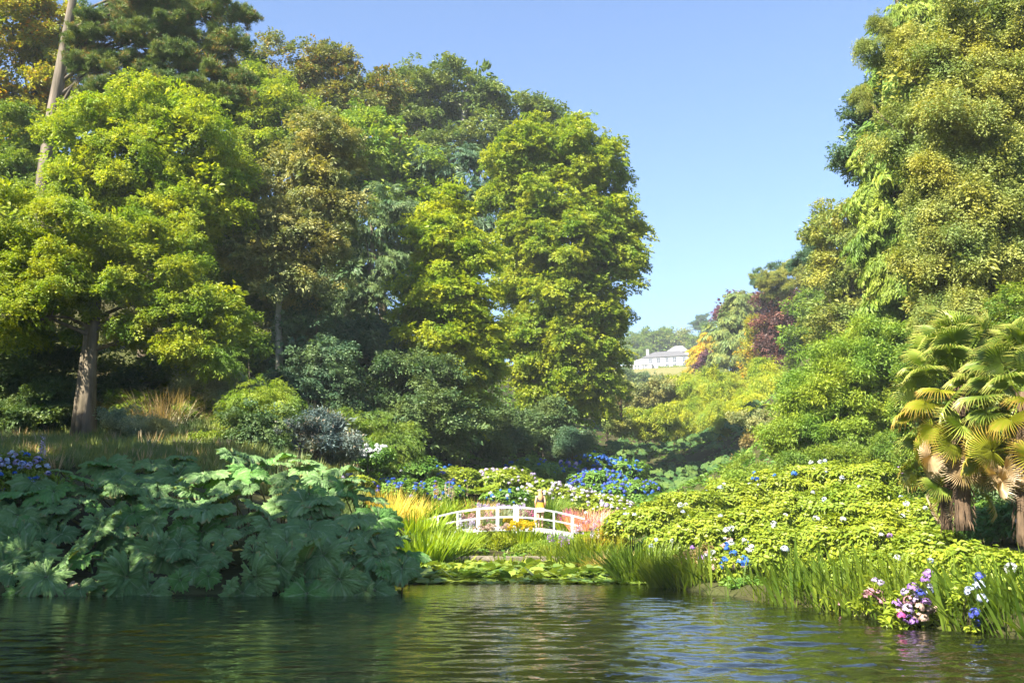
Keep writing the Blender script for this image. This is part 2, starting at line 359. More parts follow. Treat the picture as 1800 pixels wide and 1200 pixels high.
def tw_ball(n=70, leaf=.14, wid=.25):
    P = unit(n) * (rng.uniform(0, 1, n) ** .45)[:, None] * .5 * np.array([1, 1, .8])
    return leaf_quads(P, unit(n) + P * 1.6 + [0, 0, -.1], unit(n) * 1.0 + [0, 0, .6], leaf * rng.uniform(.7, 1.3, n), wid)
def tw_needle(tufts=8, n=36):
    Vs, c = [], []
    for k in range(tufts):
        o = np.array([rng.uniform(-.35, .5), rng.uniform(-.35, .35), rng.uniform(-.06, .12)])
        d = unit(n) + [.35, 0, .55]; Vs.append((o + d * .02, d, unit(n), rng.uniform(.2, .3, n)))
    P, D, N, S = (np.concatenate([v[i] for v in Vs]) for i in range(4))
    return leaf_quads(P, D, N, S, .055, 0)
def tw_frond(n=100):                        # hanging flat sprays of cypress kin
    t = rng.uniform(0, 1, n); side = rng.choice([-1, 1], n)
    P = np.stack([t * .9 - .2, side * rng.uniform(0, .30, n) * (1 - .5 * t), -.45 * t ** 1.6 + rng.normal(0, .05, n)], 1)
    D = np.stack([.7 - .3 * t, side * .5 + rng.normal(0, .2, n), -.5 - .7 * t + rng.normal(0, .2, n)], 1)
    return leaf_quads(P, D, unit(n) * .5 + [0, 0, 1], rng.uniform(.13, .28, n), .15, .02)
def tw_bamboo(n=60):
    t = rng.uniform(0, 1, n)
    P = np.stack([t * .9 - .2, rng.normal(0, .18, n), -.4 * t ** 2 + rng.normal(0, .08, n)], 1)
    D = np.stack([.6 + rng.normal(0, .4, n), rng.normal(0, .5, n), -.55 + rng.normal(0, .35, n)], 1)
    return leaf_quads(P, D, unit(n) * .6 + [0, 0, 1], rng.uniform(.18, .34, n), .10, .02)
def tw_hyd(n=13):                          # a hydrangea shoot: paired broad leaves round the tip
    k = np.arange(n); a = k * 2.4 + rng.normal(0, .3, n); h = -.12 * (k // 2) * .7
    P = np.stack([.06 * np.cos(a), .06 * np.sin(a), h + rng.normal(0, .03, n)], 1)
    D = np.stack([np.cos(a), np.sin(a), rng.normal(-.1, .3, n)], 1)
    return leaf_quads(P, D, np.stack([-.2 * np.cos(a), -.2 * np.sin(a), np.ones(n)], 1) + unit(n) * .25, rng.uniform(.36, .62, n), .30, .12)
def tw_flower(n=56):                       # mophead of small florets
    P = unit(n); P[:, 2] = np.abs(P[:, 2]) * 1.1 - .3; P *= .5 * rng.uniform(.85, 1.12, (n, 1))
    t = np.cross(P, unit(n))
    return leaf_quads(P - t / np.linalg.norm(t, axis=1, keepdims=True) * .14, t, P, rng.uniform(.2, .34, n), .5, -.05)
twig_proto('broad', 5, tw_broad)
twig_proto('layer', 5, lambda: tw_broad(66, .205, .29, .07, .30, .75))
twig_proto('fine', 5, lambda: tw_ball(110, .13, .25))
twig_proto('finespray', 5, lambda: tw_broad(105, .125, .27, .14, .34, 1.0))
twig_proto('ball', 4, lambda: tw_ball(64, .2, .27))
twig_proto('narrow', 4, lambda: tw_ball(84, .25, .13))
twig_proto('needle', 4, tw_needle)
twig_proto('frond', 4, tw_frond)
twig_proto('bamboo', 4, tw_bamboo)
twig_proto('hyd', 5, tw_hyd)
twig_proto('flower', 3, tw_flower)
def tw_tuft(n=26):
    a = rng.uniform(0, 6.28, n); r = rng.uniform(0, .18, n)
    P = np.stack([r * np.cos(a), r * np.sin(a), np.zeros(n)], 1)
    D = np.stack([.35 * np.cos(a), .35 * np.sin(a), np.ones(n)], 1) + unit(n) * .12
    return leaf_quads(P, D, unit(n), rng.uniform(.5, 1, n), .03, .0)
twig_proto('tuft', 4, tw_tuft)

GROUPS = {}
def scatter_group(key, matkey):
    if (key, matkey) in GROUPS: return GROUPS[key, matkey]
    g = bpy.data.node_groups.new(f'{key}_{matkey}_scatter', 'GeometryNodeTree')
    g.interface.new_socket('Geometry', in_out='INPUT', socket_type='NodeSocketGeometry')
    g.interface.new_socket('Geometry', in_out='OUTPUT', socket_type='NodeSocketGeometry')
    N = g.nodes; Lk = g.links.new
    gi, go = N.new('NodeGroupInput'), N.new('NodeGroupOutput')
    join = N.new('GeometryNodeJoinGeometry')
    for o in TWIGS[key]:
        oi = N.new('GeometryNodeObjectInfo'); oi.inputs['Object'].default_value = o; oi.inputs['As Instance'].default_value = False
        gti = N.new('GeometryNodeGeometryToInstance')
        sm = N.new('GeometryNodeSetMaterial'); sm.inputs['Material'].default_value = L[matkey]
        Lk(oi.outputs['Geometry'], sm.inputs['Geometry']); Lk(sm.outputs[0], gti.inputs[0]); Lk(gti.outputs[0], join.inputs[0])
    iop = N.new('GeometryNodeInstanceOnPoints'); iop.inputs['Pick Instance'].default_value = True
    def attr(name, t):
        a = N.new('GeometryNodeInputNamedAttribute'); a.data_type = t; a.inputs['Name'].default_value = name; return a.outputs['Attribute']
    e2r = N.new('FunctionNodeEulerToRotation'); Lk(attr('rot', 'FLOAT_VECTOR'), e2r.inputs[0])
    Lk(gi.outputs[0], iop.inputs['Points']); Lk(join.outputs[0], iop.inputs['Instance'])
    Lk(attr('idx', 'INT'), iop.inputs['Instance Index']); Lk(e2r.outputs[0], iop.inputs['Rotation']); Lk(attr('scl', 'FLOAT'), iop.inputs['Scale'])
    Lk(iop.outputs[0], go.inputs[0]); GROUPS[key, matkey] = g; return g
N_SPRAY = 0
def scatter(name, P, rot, scl, key, matkey, parent):
    """one object holding sprays of leaves at points P"""
    global N_SPRAY; n = len(P); N_SPRAY += n
    me = bpy.data.meshes.new(name); me.vertices.add(n); me.vertices.foreach_set('co', np.asarray(P, np.float32).ravel())
    for nm, ty, arr, at in (('rot', 'FLOAT_VECTOR', rot, 'vector'), ('scl', 'FLOAT', scl, 'value'), ('idx', 'INT', rng.integers(0, len(TWIGS[key]), n), 'value')):
        me.attributes.new(nm, ty, 'POINT').data.foreach_set(at, np.asarray(arr, np.int32 if ty == 'INT' else np.float32).ravel())
    me.materials.append(L[matkey]); me.update()
    o = link(name, me, parent); md = o.modifiers.new('scatter', 'NODES'); md.node_group = scatter_group(key, matkey)
    o['kind'] = 'stuff'
    return o
def dir_euler(Dn, roll):
    return np.stack([roll, -np.arcsin(np.clip(Dn[:, 2], -1, 1)), np.arctan2(Dn[:, 1], Dn[:, 0])], 1)

def crown_points(lobes, cpx=30, nt=24, twpx=22.5, dens=1.2, flat=.55, droop=.12, d=50, inner=.25, spread=.5, rag=.14, core=1.0):
    """lobes: world ellipsoids (centre, radii, metres per pixel)"""
    PP, RR, SS = [], [], []
    for i, (c, r, mpp) in enumerate(lobes):
        rc = cpx * mpp
        n = max(6, int(dens * 4 * (r[0] * r[2]) / rc ** 2))
        o = unit(n); o = o[(o[:, 1] < .35) | (rng.uniform(size=n) < .45)]; n = len(o)
        fr = np.where(rng.uniform(size=n) < inner, rng.uniform(.35, .75, n), rng.uniform(.86 - rag, .98 + rag, n))
        C = c + o * r * fr[:, None]
        keep = np.ones(n, bool)
        for j, (c2, r2, _) in enumerate(lobes):
            if j != i: keep &= np.linalg.norm((C - c2) / r2, axis=1) > .62
        C, o = C[keep], o[keep]; n = len(C)
        k = rng.poisson(nt, n).clip(4); m_ = int(k.sum()); ci = np.repeat(np.arange(n), k)
        csz = np.repeat(rng.uniform(.5, 1.5, n), k)
        off = unit(m_) * (rng.uniform(0, 1, m_) ** .5)[:, None]
        P = C[ci] + off * rc * csz[:, None] * np.array([1, 1, flat])
        D = o[ci] * .6 + off * .9 * np.array([1, 1, .6]) + unit(m_) * .35
        D[:, 2] = D[:, 2] * spread - droop
        D /= np.linalg.norm(D, axis=1, keepdims=True)
        PP.append(P); RR.append(dir_euler(D, rng.normal(0, .35, m_))); SS.append(twpx * mpp * rng.uniform(.7, 1.25, m_))
        q = int(core * (r[0] * r[2]) / (twpx * mpp * 2.1) ** 2 * 9); o = unit(q)      # inner leaves nearer the limbs
        PP.append(c + o * r * rng.uniform(.2, .74, q)[:, None]); o[:, 2] *= .4
        RR.append(dir_euler(o / np.linalg.norm(o, axis=1, keepdims=True), rng.normal(0, .5, q))); SS.append(twpx * mpp * rng.uniform(1.7, 2.5, q))
    return np.concatenate(PP), np.concatenate(RR), np.concatenate(SS)

def px_lobes(d, lobes, thick=.9):
    out = []
    for l in lobes:
        u, v, ru, rv = l[:4]; dd = d + (l[4] if len(l) > 4 else 0)
        mpp = PX(v, dd); out.append((W(u, v, dd), np.array([ru * mpp, ru * mpp * thick, rv * mpp]), mpp * (l[5] if len(l) > 5 else 1)))
    return out

def tree(name, label, d, lobes, mat, twig='broad', base=None, tw=18, bk='brown', cat='tree', group=None, path=None, limb=1.0, crown='crown', lowlimb=.35, fused=False, **kw):
    """base: u of the trunk at the ground; tw: trunk width in pixels; path: optional pixel path of the visible trunk"""
    LB = px_lobes(d, lobes)
    top = max(LB, key=lambda l: l[0][2]); cx = np.mean([l[0] for l in LB], axis=0)
    if base is None: base = np.mean([l[0] for l in lobes])
    bx = W(base, 800, d)[0]; bz = gz(bx, d) - .3
    low = min(l[0][2] - l[1][2] for l in LB)
    bz = min(bz, low + .5 * (top[0][2] - low) - 1)
    t = empty(name, (bx, d, bz), label, cat, group); mb = MB(); o = np.array([bx, d, bz])
    r0 = tw * PX(700, d) / 2
    if path: pts = [o] + [W(u, v, d) for u, v in path]
    else:
        a = np.array([cx[0], d, top[0][2]]); pts = [o + (a - o) * np.array([k ** 1.5, k, k]) + np.array([random.uniform(-.3, .3) * r0 * 2, 0, 0]) * (0 < k < 1) for k in np.linspace(0, 1, 7)]
    pts = np.array(pts); nP = len(pts)
    rad = [r0 * (1 - .8 * k / (nP - 1)) * (1.35 if k == 0 else 1) for k in range(nP)]
    mb.tube([p - o for p in pts], rad, 12 if tw < 30 else 22, wob=.08)
    if fused: mb.tube([p - o + np.array([-r0 * 1.15 * (1 - .5 * k / (nP - 1)), .1, 0]) for k, p in enumerate(pts)], [x * .6 for x in rad], 16, wob=.08)
    for c, r, _ in LB:
        if c is top[0] and not path: continue
        z0 = pts[0][2] + (c[2] - pts[0][2]) * random.uniform(lowlimb, min(.97, lowlimb + .4)); zs = pts[:, 2]
        s = np.array([np.interp(z0, zs, pts[:, q]) for q in range(3)]); rk = np.interp(z0, zs, rad)
        mid = s * .5 + c * .5 + np.array([0, 0, .10 * np.linalg.norm(c - s)])
        rr = min(rk * .45, r0 * .32) * limb
        mb.tube([s - o, mid - o, c - o], [rr, rr * .7, rr * .3], 6)
        for q in range(4):
            e = c + unit(1)[0] * r * .8; k_ = random.uniform(.3, .8); f = mid * (1 - k_) + c * k_
            mb.tube([f - o, (f + e) / 2 - o + np.array([0, 0, .1 * r[2]]), e - o], [rr * .35, rr * .22, rr * .08], 4, cap=False)
    mb.obj('trunk' if cat != 'shrub' else 'stems', BK[bk], t, True)
    P, rot, s = crown_points(LB, d=d, **kw)
    scatter(crown, P - o, rot, s, twig, mat, t)
    return t
# ------------------------------------------------------------------ trees
LY = dict(flat=.55, droop=.18)
# wooded slope on the left, back to front
tree('oak_tree', 'olive brown open oak crown highest on the wooded slope, against the sky', 96, [(500,125,62,42),(570,140,62,46),(630,178,46,34),(668,160,22,20),(445,160,46,60),(560,200,60,40)], 'oakbr', base=540, tw=22, dens=.9, inner=.15)
tree('oak_tree', 'tall dark open-crowned oak with bare upper limbs showing sky between clumps', 121, [(770,128,52,34),(742,165,30,22),(815,160,40,30),(868,165,44,34),(895,205,48,30),(850,240,62,34),(935,212,32,26),(785,215,46,34),(800,275,60,40),(730,215,22,16),(880,270,46,36)], 'oak', base=790, tw=26, bk='pale', dens=.62, inner=.08, limb=1.3, rag=.2, lowlimb=.2)
tree('maple_tree', 'orange-yellow crown glimpsed behind the bright lime crown', 126, [(720,225,52,34),(690,215,40,26),(750,260,40,30)], 'autumn', base=715, tw=16)
tree('broadleaf_tree', 'fresh green rounded crown left of the tall open oak', 92, [(650,245,52,46),(700,270,56,50),(625,300,46,50),(690,330,60,50)], 'bright', base=670, tw=20)
tree('broadleaf_tree', 'yellow-green crown on the skyline beside the pine', 88, [(455,180,46,50),(500,200,50,44),(450,260,50,60),(545,225,44,40)], 'lime', base=480, tw=20)
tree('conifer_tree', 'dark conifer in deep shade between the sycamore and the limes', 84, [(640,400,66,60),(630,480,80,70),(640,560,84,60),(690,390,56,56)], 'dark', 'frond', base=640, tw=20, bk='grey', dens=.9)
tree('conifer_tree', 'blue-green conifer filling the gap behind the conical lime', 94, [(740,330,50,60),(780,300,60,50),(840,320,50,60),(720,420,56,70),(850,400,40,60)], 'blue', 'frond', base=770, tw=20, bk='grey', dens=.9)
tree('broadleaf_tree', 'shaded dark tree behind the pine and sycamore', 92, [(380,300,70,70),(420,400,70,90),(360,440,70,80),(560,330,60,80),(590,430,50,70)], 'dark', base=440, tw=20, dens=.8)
tree('maple_tree', 'tree with golden top at the upper corner beside the pine trunk', 76, [(20,50,80,64),(95,40,40,50),(40,160,80,70),(10,240,80,70),(110,110,34,40)], 'autumn', base=20, tw=24)
tree('broadleaf_tree', 'dark leafy tree filling the corner below the golden top', 70, [(10,300,70,60),(40,240,60,40),(-30,380,70,70),(110,330,50,60)], 'mid', base=0, tw=20)
t = tree('pine_tree', 'tall pine with scaly grey trunk and tiered needle boughs at the top', 62,
     [(210,36,52,17),(300,20,80,16),(390,28,50,15),(235,75,66,16),(330,62,70,18),(410,85,40,22),(200,118,44,15),(290,112,80,18),(380,130,60,22),(175,165,40,13),(260,160,70,18),(350,175,80,22),(300,205,80,17),(210,205,50,12),(390,185,50,20),(320,-20,110,22),(220,-10,50,14),(168,30,34,12),(156,76,30,11),(160,112,30,11)],
     'pine', 'needle', base=62, tw=34, bk='pine', path=[(74,420),(78,310),(95,190),(112,90),(128,0),(138,-90),(150,-200)], cpx=20, nt=15, twpx=26, dens=1.0, flat=.45, droop=-.15, inner=.3, lowlimb=.75, limb=.8)
tree('sycamore_tree', 'grey-olive sycamore with a straight pale trunk in the shaded wood', 61, [(545,240,58,38),(575,290,50,46),(515,310,64,50),(560,360,64,56),(490,390,74,50),(540,430,70,50),(470,460,64,44),(510,500,60,36)], 'greyol', base=489, tw=13, bk='pale', path=[(489,560),(494,470),(510,380),(535,280)], lowlimb=.6)
tree('broadleaf_tree', 'bright yellow-green crown in front of the pine boughs', 58, [(170,250,84,58),(270,200,92,52),(330,260,88,70),(250,300,100,70),(150,330,76,60),(370,340,66,84),(300,380,90,70)], 'yellow', base=250, tw=26, **LY)
tree('broadleaf_tree', 'big broad-crowned tree with thick grey trunk on the grassy bank', 50, [(50,390,96,60),(170,405,96,60),(20,470,80,66),(130,490,104,60),(265,455,90,66),(325,520,60,62),(80,555,80,36),(240,550,80,46),(340,600,56,44),(385,545,40,50),(20,560,70,46)], 'lime', base=147, tw=29, bk='grey', path=[(158,640),(172,520),(200,430)], dens=1.05, core=.55, lowlimb=.82, fused=True, **LY)
tree('broadleaf_tree', 'dark understorey tree at the frame edge behind the thick trunk', 54, [(20,620,80,60),(60,690,70,56),(-10,700,60,70),(100,640,46,60),(20,750,70,40)], 'dark', base=30, tw=12, bk='grey')
tree('broadleaf_tree', 'small shaded green tree hanging over the bank behind the thick trunk', 56, [(260,640,80,50),(340,630,70,50),(400,580,50,60),(200,690,50,40)], 'mid', base=330, tw=8, dens=.85)
tree('broadleaf_tree', 'slim shaded tree with yellow autumn sprays beside the sycamore', 66, [(400,470,46,70),(410,400,40,50),(440,540,40,40),(380,540,40,40)], 'mid', base=388, tw=9, bk='grey', path=[(395,570),(402,480),(408,420)])
tree('broadleaf_tree', 'slender crooked tree in dark shade behind the sycamore trunk', 74, [(430,500,46,40),(450,460,40,40),(520,540,40,36)], 'dark', base=426, tw=8, bk='grey', path=[(430,580),(436,540),(432,490)])
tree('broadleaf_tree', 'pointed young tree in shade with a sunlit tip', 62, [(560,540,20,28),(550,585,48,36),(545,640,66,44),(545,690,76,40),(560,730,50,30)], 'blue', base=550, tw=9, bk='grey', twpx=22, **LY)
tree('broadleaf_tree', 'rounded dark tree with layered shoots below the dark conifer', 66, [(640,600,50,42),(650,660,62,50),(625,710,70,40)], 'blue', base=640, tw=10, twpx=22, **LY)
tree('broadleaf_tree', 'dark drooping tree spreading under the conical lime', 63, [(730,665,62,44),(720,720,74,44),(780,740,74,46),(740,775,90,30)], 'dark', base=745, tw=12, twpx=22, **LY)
tree('lime_tree', 'conical sunlit lime tree in front of the tallest lime', 66, [(783,365,30,36),(782,412,46,42),(798,460,62,46),(738,485,36,28),(785,520,76,50),(788,580,78,50),(800,635,74,46),(770,675,58,34),(845,600,36,50),(800,715,56,34)], 'yellow', 'layer', base=800, tw=20, bk='grey', rag=.16, core=1, cpx=24, dens=1.4, flat=.7, droop=.15)
tree('lime_tree', 'tallest round-topped lime tree beside the open sky', 86, [(985,250,64,40),(930,292,52,46),(1035,290,54,48),(905,345,42,44),(985,345,80,60),(1065,365,48,56),(1000,430,90,66),(1075,440,42,60),(930,430,52,56),(965,520,70,66),(1045,530,60,60),(945,600,60,56),(1010,610,66,56),(965,680,58,44),(1025,680,44,46),(1050,600,36,56),(945,725,34,24)], 'lime', 'layer', base=985, tw=26, bk='grey', rag=.14, core=1, cpx=25, dens=1.4, flat=.7, droop=.15)
# woodland beyond the frame edge that shades the pond's near bank
for i, (x, y, h, w_, lab) in enumerate([(-18.5, 13, 21, 5.0, 'tall tree outside the frame on the bank beside the giant rhubarb'), (-18, 6.5, 27, 4.6, 'tall tree outside the frame halfway along the pond'), (-17.5, -3, 20, 4.6, 'tall tree outside the frame near the camera end of the pond'), (-23, 21, 17, 5.5, 'tall tree outside the frame above the giant rhubarb'),
        (-25.5, 27, 20.5, 5.5, 'tall tree outside the frame on the grassy bank'), (-31.5, 34, 19, 5.5, 'second rank tree outside the frame on the bank')]):
    z = gz(x, y); t = empty('broadleaf_tree', (x, y, z - .2), lab, 'tree', 'trees beyond the frame edge'); mb = MB()
    mb.tube([(0, 0, 0), (.2, .1, h * .4), (0, 0, h * .9)], [.5, .4, .1], 8); LB = []
    for k in range(9):
        hh = h * (.42 + .52 * (k / 8)); a = k * 2.4; rr = w_ * (.45 if k < 8 else .1)
        c = np.array([rr * math.cos(a), rr * math.sin(a), hh]); LB.append((c, np.array([w_ * .5, w_ * .5, w_ * .42]), .028))
        mb.tube([(0, 0, hh * .7), tuple(c)], [.16, .05], 5)
    mb.obj('trunk', BK['grey'], t, True); P, rot, s = crown_points(LB, cpx=42, nt=11, twpx=42, dens=.9, core=.5); scatter('crown', P, rot, s, 'broad', 'lime', t)

# right side
tree('thuja_tree', 'tall lime green thuja with hanging sprays beside the big olive-leaved tree', 50, [(1635,-30,44,60),(1618,60,44,64),(1605,150,46,64),(1588,240,50,66),(1572,330,52,66),(1562,420,52,66),(1568,510,54,66),(1590,580,60,50),(1620,460,60,90),(1640,200,60,100)], 'thuja', 'frond', base=1590, tw=24, twpx=34, flat=.9, droop=.55, cpx=26)
tree('broadleaf_tree', 'dark leaved tree jutting from behind the thuja against the sky', 56, [(1528,215,30,28),(1520,265,26,26),(1540,180,26,22),(1535,300,26,24)], 'dark', base=1560, tw=10)
tree('broadleaf_tree', 'mixed green tree below the thuja on the skyline', 72, [(1490,380,44,44),(1465,430,44,40),(1520,440,46,54),(1480,490,50,44),(1530,350,36,36),(1520,520,50,50),(1500,575,56,44),(1460,540,36,36)], 'olive', base=1510, tw=16)
tree('pine_tree', 'bare-twigged dark pine on the skyline left of the thuja', 80, [(1440,432,30,12),(1425,455,24,10),(1460,410,24,10),(1450,465,34,12)], 'blue', 'needle', base=1480, tw=12, bk='pine', cpx=14, twpx=20, nt=9)
tree('holm_oak_tree', 'huge olive-leaved tree with leaning trunk above the palms', 39, [(1705,40,80,60),(1780,60,90,76),(1655,130,54,66),(1720,150,90,66),(1800,190,70,80),(1670,230,84,66),(1760,290,80,56),(1668,310,62,66),(1700,350,90,60),(1800,360,64,76),(1672,400,60,60),(1690,440,80,60),(1660,485,56,56),(1680,545,66,50),(1770,470,64,60),(1645,580,40,36),(1750,560,50,40),(1530,76,20,24,1,.5),(1548,46,18,12,1,.45),(1511,166,12,16,1,.4)],
     'olive', 'finespray', base=1850, tw=36, bk='brown', path=[(1800,630),(1760,560),(1720,470),(1700,400),(1740,290),(1770,200),(1760,90)], twpx=38, cpx=26, flat=.7, droop=.3, inner=.15, limb=.9, dens=1.0, core=.7, rag=.36, lowlimb=.45)
tree('broadleaf_tree', 'shaded green thicket tree behind the palm heads', 33, [(1700,620,60,40),(1770,600,60,60),(1830,560,60,80),(1640,640,46,44),(1800,680,60,60),(1720,700,80,60)], 'mid', base=1770, tw=10)
tree('evergreen_tree', 'glossy bright green evergreen sweeping down to the hydrangea bank', 46, [(1530,605,50,36),(1475,640,46,36),(1428,685,42,38),(1500,660,70,56),(1550,640,50,60),(1430,720,56,50),(1500,730,70,50),(1560,720,50,60),(1400,760,40,40),(1470,780,60,36),(1545,790,40,36)], 'bright', 'narrow', base=1490, tw=12, twpx=28)
tree('broadleaf_tree', 'rounded green tree right of the brownish copper beech', 118, [(1430,540,36,36),(1455,580,40,40),(1420,590,34,34),(1475,535,34,34),(1440,620,50,30)], 'mid', base=1440, tw=12, twpx=20, cpx=22)
tree('pine_tree', 'flat-topped olive pine above the copper beeches', 140, [(1400,490,52,18),(1450,500,50,20),(1370,500,34,16),(1430,478,40,12),(1480,490,30,24)], 'olive', 'needle', base=1420, tw=10, bk='pine', cpx=16, twpx=18, nt=12)
tree('pine_tree', 'small blue-green pine poking over the olive pine', 150, [(1355,472,22,6),(1345,488,20,7),(1375,482,18,6),(1350,500,22,8)], 'blue', 'needle', base=1360, tw=6, bk='pine', cpx=10, twpx=14, nt=9)
tree('copper_beech_tree', 'brownish copper beech with drooping skirts above the bamboo', 150, [(1385,540,36,28),(1370,575,30,34),(1395,590,36,40),(1365,625,26,34),(1410,640,40,18),(1395,660,34,16)], 'copper', base=1385, tw=10, twpx=18, cpx=20)
tree('copper_beech_tree', 'dark purple copper beech behind the tall conifer', 205, [(1325,530,26,22),(1300,525,24,18),(1340,555,22,24),(1280,545,18,18),(1320,570,26,26)], 'purple', base=1318, tw=8, twpx=15, cpx=17)
tree('conifer_tree', 'tall pointed green conifer beside the golden cypress', 182, [(1302,535,15,22),(1298,565,24,26),(1285,600,34,32),(1290,640,38,30),(1310,610,22,46),(1270,580,16,24)], 'conifer', 'frond', base=1290, tw=8, twpx=16, cpx=15, droop=.35)
tree('cypress_tree', 'slim golden cypress beside the white house', 235, [(1243,596,7,12),(1237,615,12,16),(1231,635,16,18),(1226,655,18,16)], 'golden', 'frond', base=1232, tw=5, twpx=12, cpx=9, droop=.3)
tree('broadleaf_tree', 'small dark purple tree at the foot of the golden cypress', 215, [(1245,635,11,16),(1243,655,12,12)], 'purple', base=1244, tw=4, twpx=12, cpx=10)
tree('broadleaf_tree', 'pale yellow-green tree below the copper beeches', 162, [(1332,610,18,18),(1335,640,20,22),(1322,655,18,16),(1340,575,16,18)], 'autumn', base=1332, tw=6, twpx=15, cpx=16)
for u, v, ru, rv, lab in [(1110,600,22,20,'leftmost tree behind the house, half hidden by the lime'), (1140,600,24,22,'pale tree behind the house chimney'), (1165,590,22,20,'rounded tree behind the house ridge'), (1190,598,22,22,'green tree behind the pale slate roof'), (1215,600,20,24,'dark tree behind the house corner'), (1120,622,20,16,'low tree behind the veranda roof')]:
    tree('broadleaf_tree', lab, 478 if v < 615 else 462, [(u-ru*.4,v,ru*.7,rv*.8),(u+ru*.5,v+3,ru*.7,rv*.8),(u,v+rv*.9,ru,rv*.8)], random.choice(['mid','olive','mid']), base=u, tw=4, twpx=11, cpx=9, nt=12, group='trees behind the white house')
tree('pine_tree', 'lone blue-green pine standing above the trees behind the house', 490, [(1234,560,10,5),(1226,570,10,5),(1242,572,12,5),(1236,582,14,5)], 'blue', 'needle', base=1236, tw=3, bk='pine', twpx=9, cpx=6, nt=9)
tree('broadleaf_tree', 'dark tree between the house pine and the tall conifer', 300, [(1262,575,14,16),(1256,600,14,20),(1275,560,12,12),(1258,640,14,24)], 'dark', base=1262, tw=5, twpx=12, cpx=11)
# valley head
def shrub(label, d, lobes, mat, twig='ball', name='shrub', **kw):
    kw.setdefault('tw', 5); kw.setdefault('twpx', 22)
    return tree(name, label, d, lobes, mat, twig, cat='shrub', crown='foliage', **kw)
for u, v, ru, rv, d, lab in [(1340,690,32,44,112,'tallest golden bamboo plume by the glossy evergreen'),(1320,730,34,30,108,'golden bamboo clump below the tallest plume'),(1290,752,30,16,106,'low golden bamboo edging the gunnera field'),(1348,655,14,20,114,'narrow golden bamboo tip under the copper beech')]:
    tree('bamboo_clump', lab, d, [(u-ru*.3,v-rv*.3,ru*.6,rv*.7),(u+ru*.35,v,ru*.6,rv*.7),(u-ru*.2,v+rv*.45,ru*.7,rv*.55)], 'bamboo', 'bamboo', base=u, tw=4, cat='bamboo', crown='foliage', twpx=22, cpx=16, droop=.35, flat=.8)
for u, v, ru, rv, d, lab in [(1185,690,42,30,138,'green-yellow bamboo mass below the house terrace'),(1235,685,38,32,134,'yellow-green bamboo mound under the golden cypress'),(1280,690,34,28,130,'arching bamboo between the mound and the plume'),(1215,725,46,28,126,'bamboo thicket with dark shaded base'),(1262,730,32,26,122,'bamboo thicket beside the golden plume')]:
    tree('bamboo_clump', lab, d, [(u-ru*.4,v-rv*.1,ru*.6,rv*.8),(u+ru*.4,v-rv*.2,ru*.6,rv*.8),(u,v+rv*.5,ru*.8,rv*.6)], 'bambogr', 'bamboo', base=u, tw=4, cat='bamboo', crown='foliage', twpx=20, cpx=16, droop=.3, flat=.8)
shrub('rounded yellow shrub at the head of the gunnera field', 122, [(1110,742,26,18),(1130,735,26,18),(1160,740,30,20),(1140,755,40,14)], 'bambogr', cpx=14, twpx=16)
shrub('olive shrub with bare twigs behind the rounded yellow shrub', 135, [(1130,690,30,20),(1165,685,28,20),(1190,740,24,14),(1110,715,24,20)], 'greyol', cpx=14, twpx=16)
shrub('yellowing shrub below the small palm', 118, [(1065,725,20,24),(1060,690,20,18),(1080,745,20,16)], 'olive', cpx=14, twpx=16)
shrub('dark shrub belt under the veranda', 260, [(1100,668,20,14),(1125,672,20,12),(1150,668,20,10),(1180,672,22,10)], 'dark', cpx=10, twpx=13)
shrub('leafy shrub between veranda and small palm', 180, [(1100,690,22,16),(1075,665,16,18),(1120,700,20,14)], 'olive', cpx=12, twpx=14)
shrub('yellow-green conical shrubs under the golden cypress', 200, [(1250,665,18,14),(1275,672,20,14),(1310,668,20,14),(1220,672,16,10)], 'bambogr', cpx=11, twpx=14)
shrub('rusty brown rhododendron at the edge of the gunnera field', 62, [(1330,778,22,18),(1355,770,26,20),(1340,795,30,14),(1370,790,24,18)], 'rust', cpx=18, twpx=20)
shrub('grey-olive shrub above the rusty rhododendron', 70, [(1330,745,28,18),(1355,750,24,18)], 'greyol', cpx=16, twpx=18)
shrub('green shrub at the foot of the glossy evergreen', 56, [(1390,800,30,22),(1350,820,32,18),(1320,830,24,14),(1420,795,26,22)], 'mid', 'narrow', cpx=18)
# shrubs of the shaded bank
shrub('grey-green willow-like shrub on the shaded bank', 52, [(380,670,44,30),(410,690,36,34),(350,700,40,30),(370,640,24,20)], 'silver', 'narrow', tw=5)
shrub('fresh green feathery shrub below the grey-green one', 50, [(450,700,38,24),(475,715,30,28),(430,725,34,26),(380,628,16,16)], 'bright', 'bamboo', twpx=26)
shrub('dark layered evergreen shrub behind the giant rhubarb leaves', 45, [(445,745,44,18),(440,770,56,18),(470,790,50,16),(410,785,36,16)], 'dark', 'layer')
shrub('domed blue-grey shrub with tan flower tops', 47, [(555,760,50,34),(590,775,38,34),(520,775,30,34),(560,790,60,26)], 'bluegrey', 'narrow', cpx=20)
shrub('yellow-green rounded shrub beside the blue-grey dome', 56, [(650,760,36,26),(685,765,32,26),(620,750,30,26),(660,785,46,20)], 'mid', 'bamboo')
t = shrub('low shrub with clusters of white flowers by the blue-grey dome', 53, [(645,792,22,14),(665,800,22,12),(632,800,18,12)], 'hyddk', 'ball', cpx=14)
P = np.array([W(random.uniform(624, 680), random.uniform(780, 803), 52.2) for _ in range(26)]) - np.array(t.location)
scatter('blossoms', P, np.zeros((26, 3)), np.full(26, .26), 'flower', 'whitef', t)
shrub('dark bronze-green bush under the tallest lime', 78, [(885,735,34,32),(900,765,34,26),(870,765,26,26)], 'dark', 'ball', cpx=18)
shrub('black-green shrub below the limes', 82, [(950,745,34,26),(975,735,30,24),(940,770,36,20)], 'dark', 'ball', cpx=18)
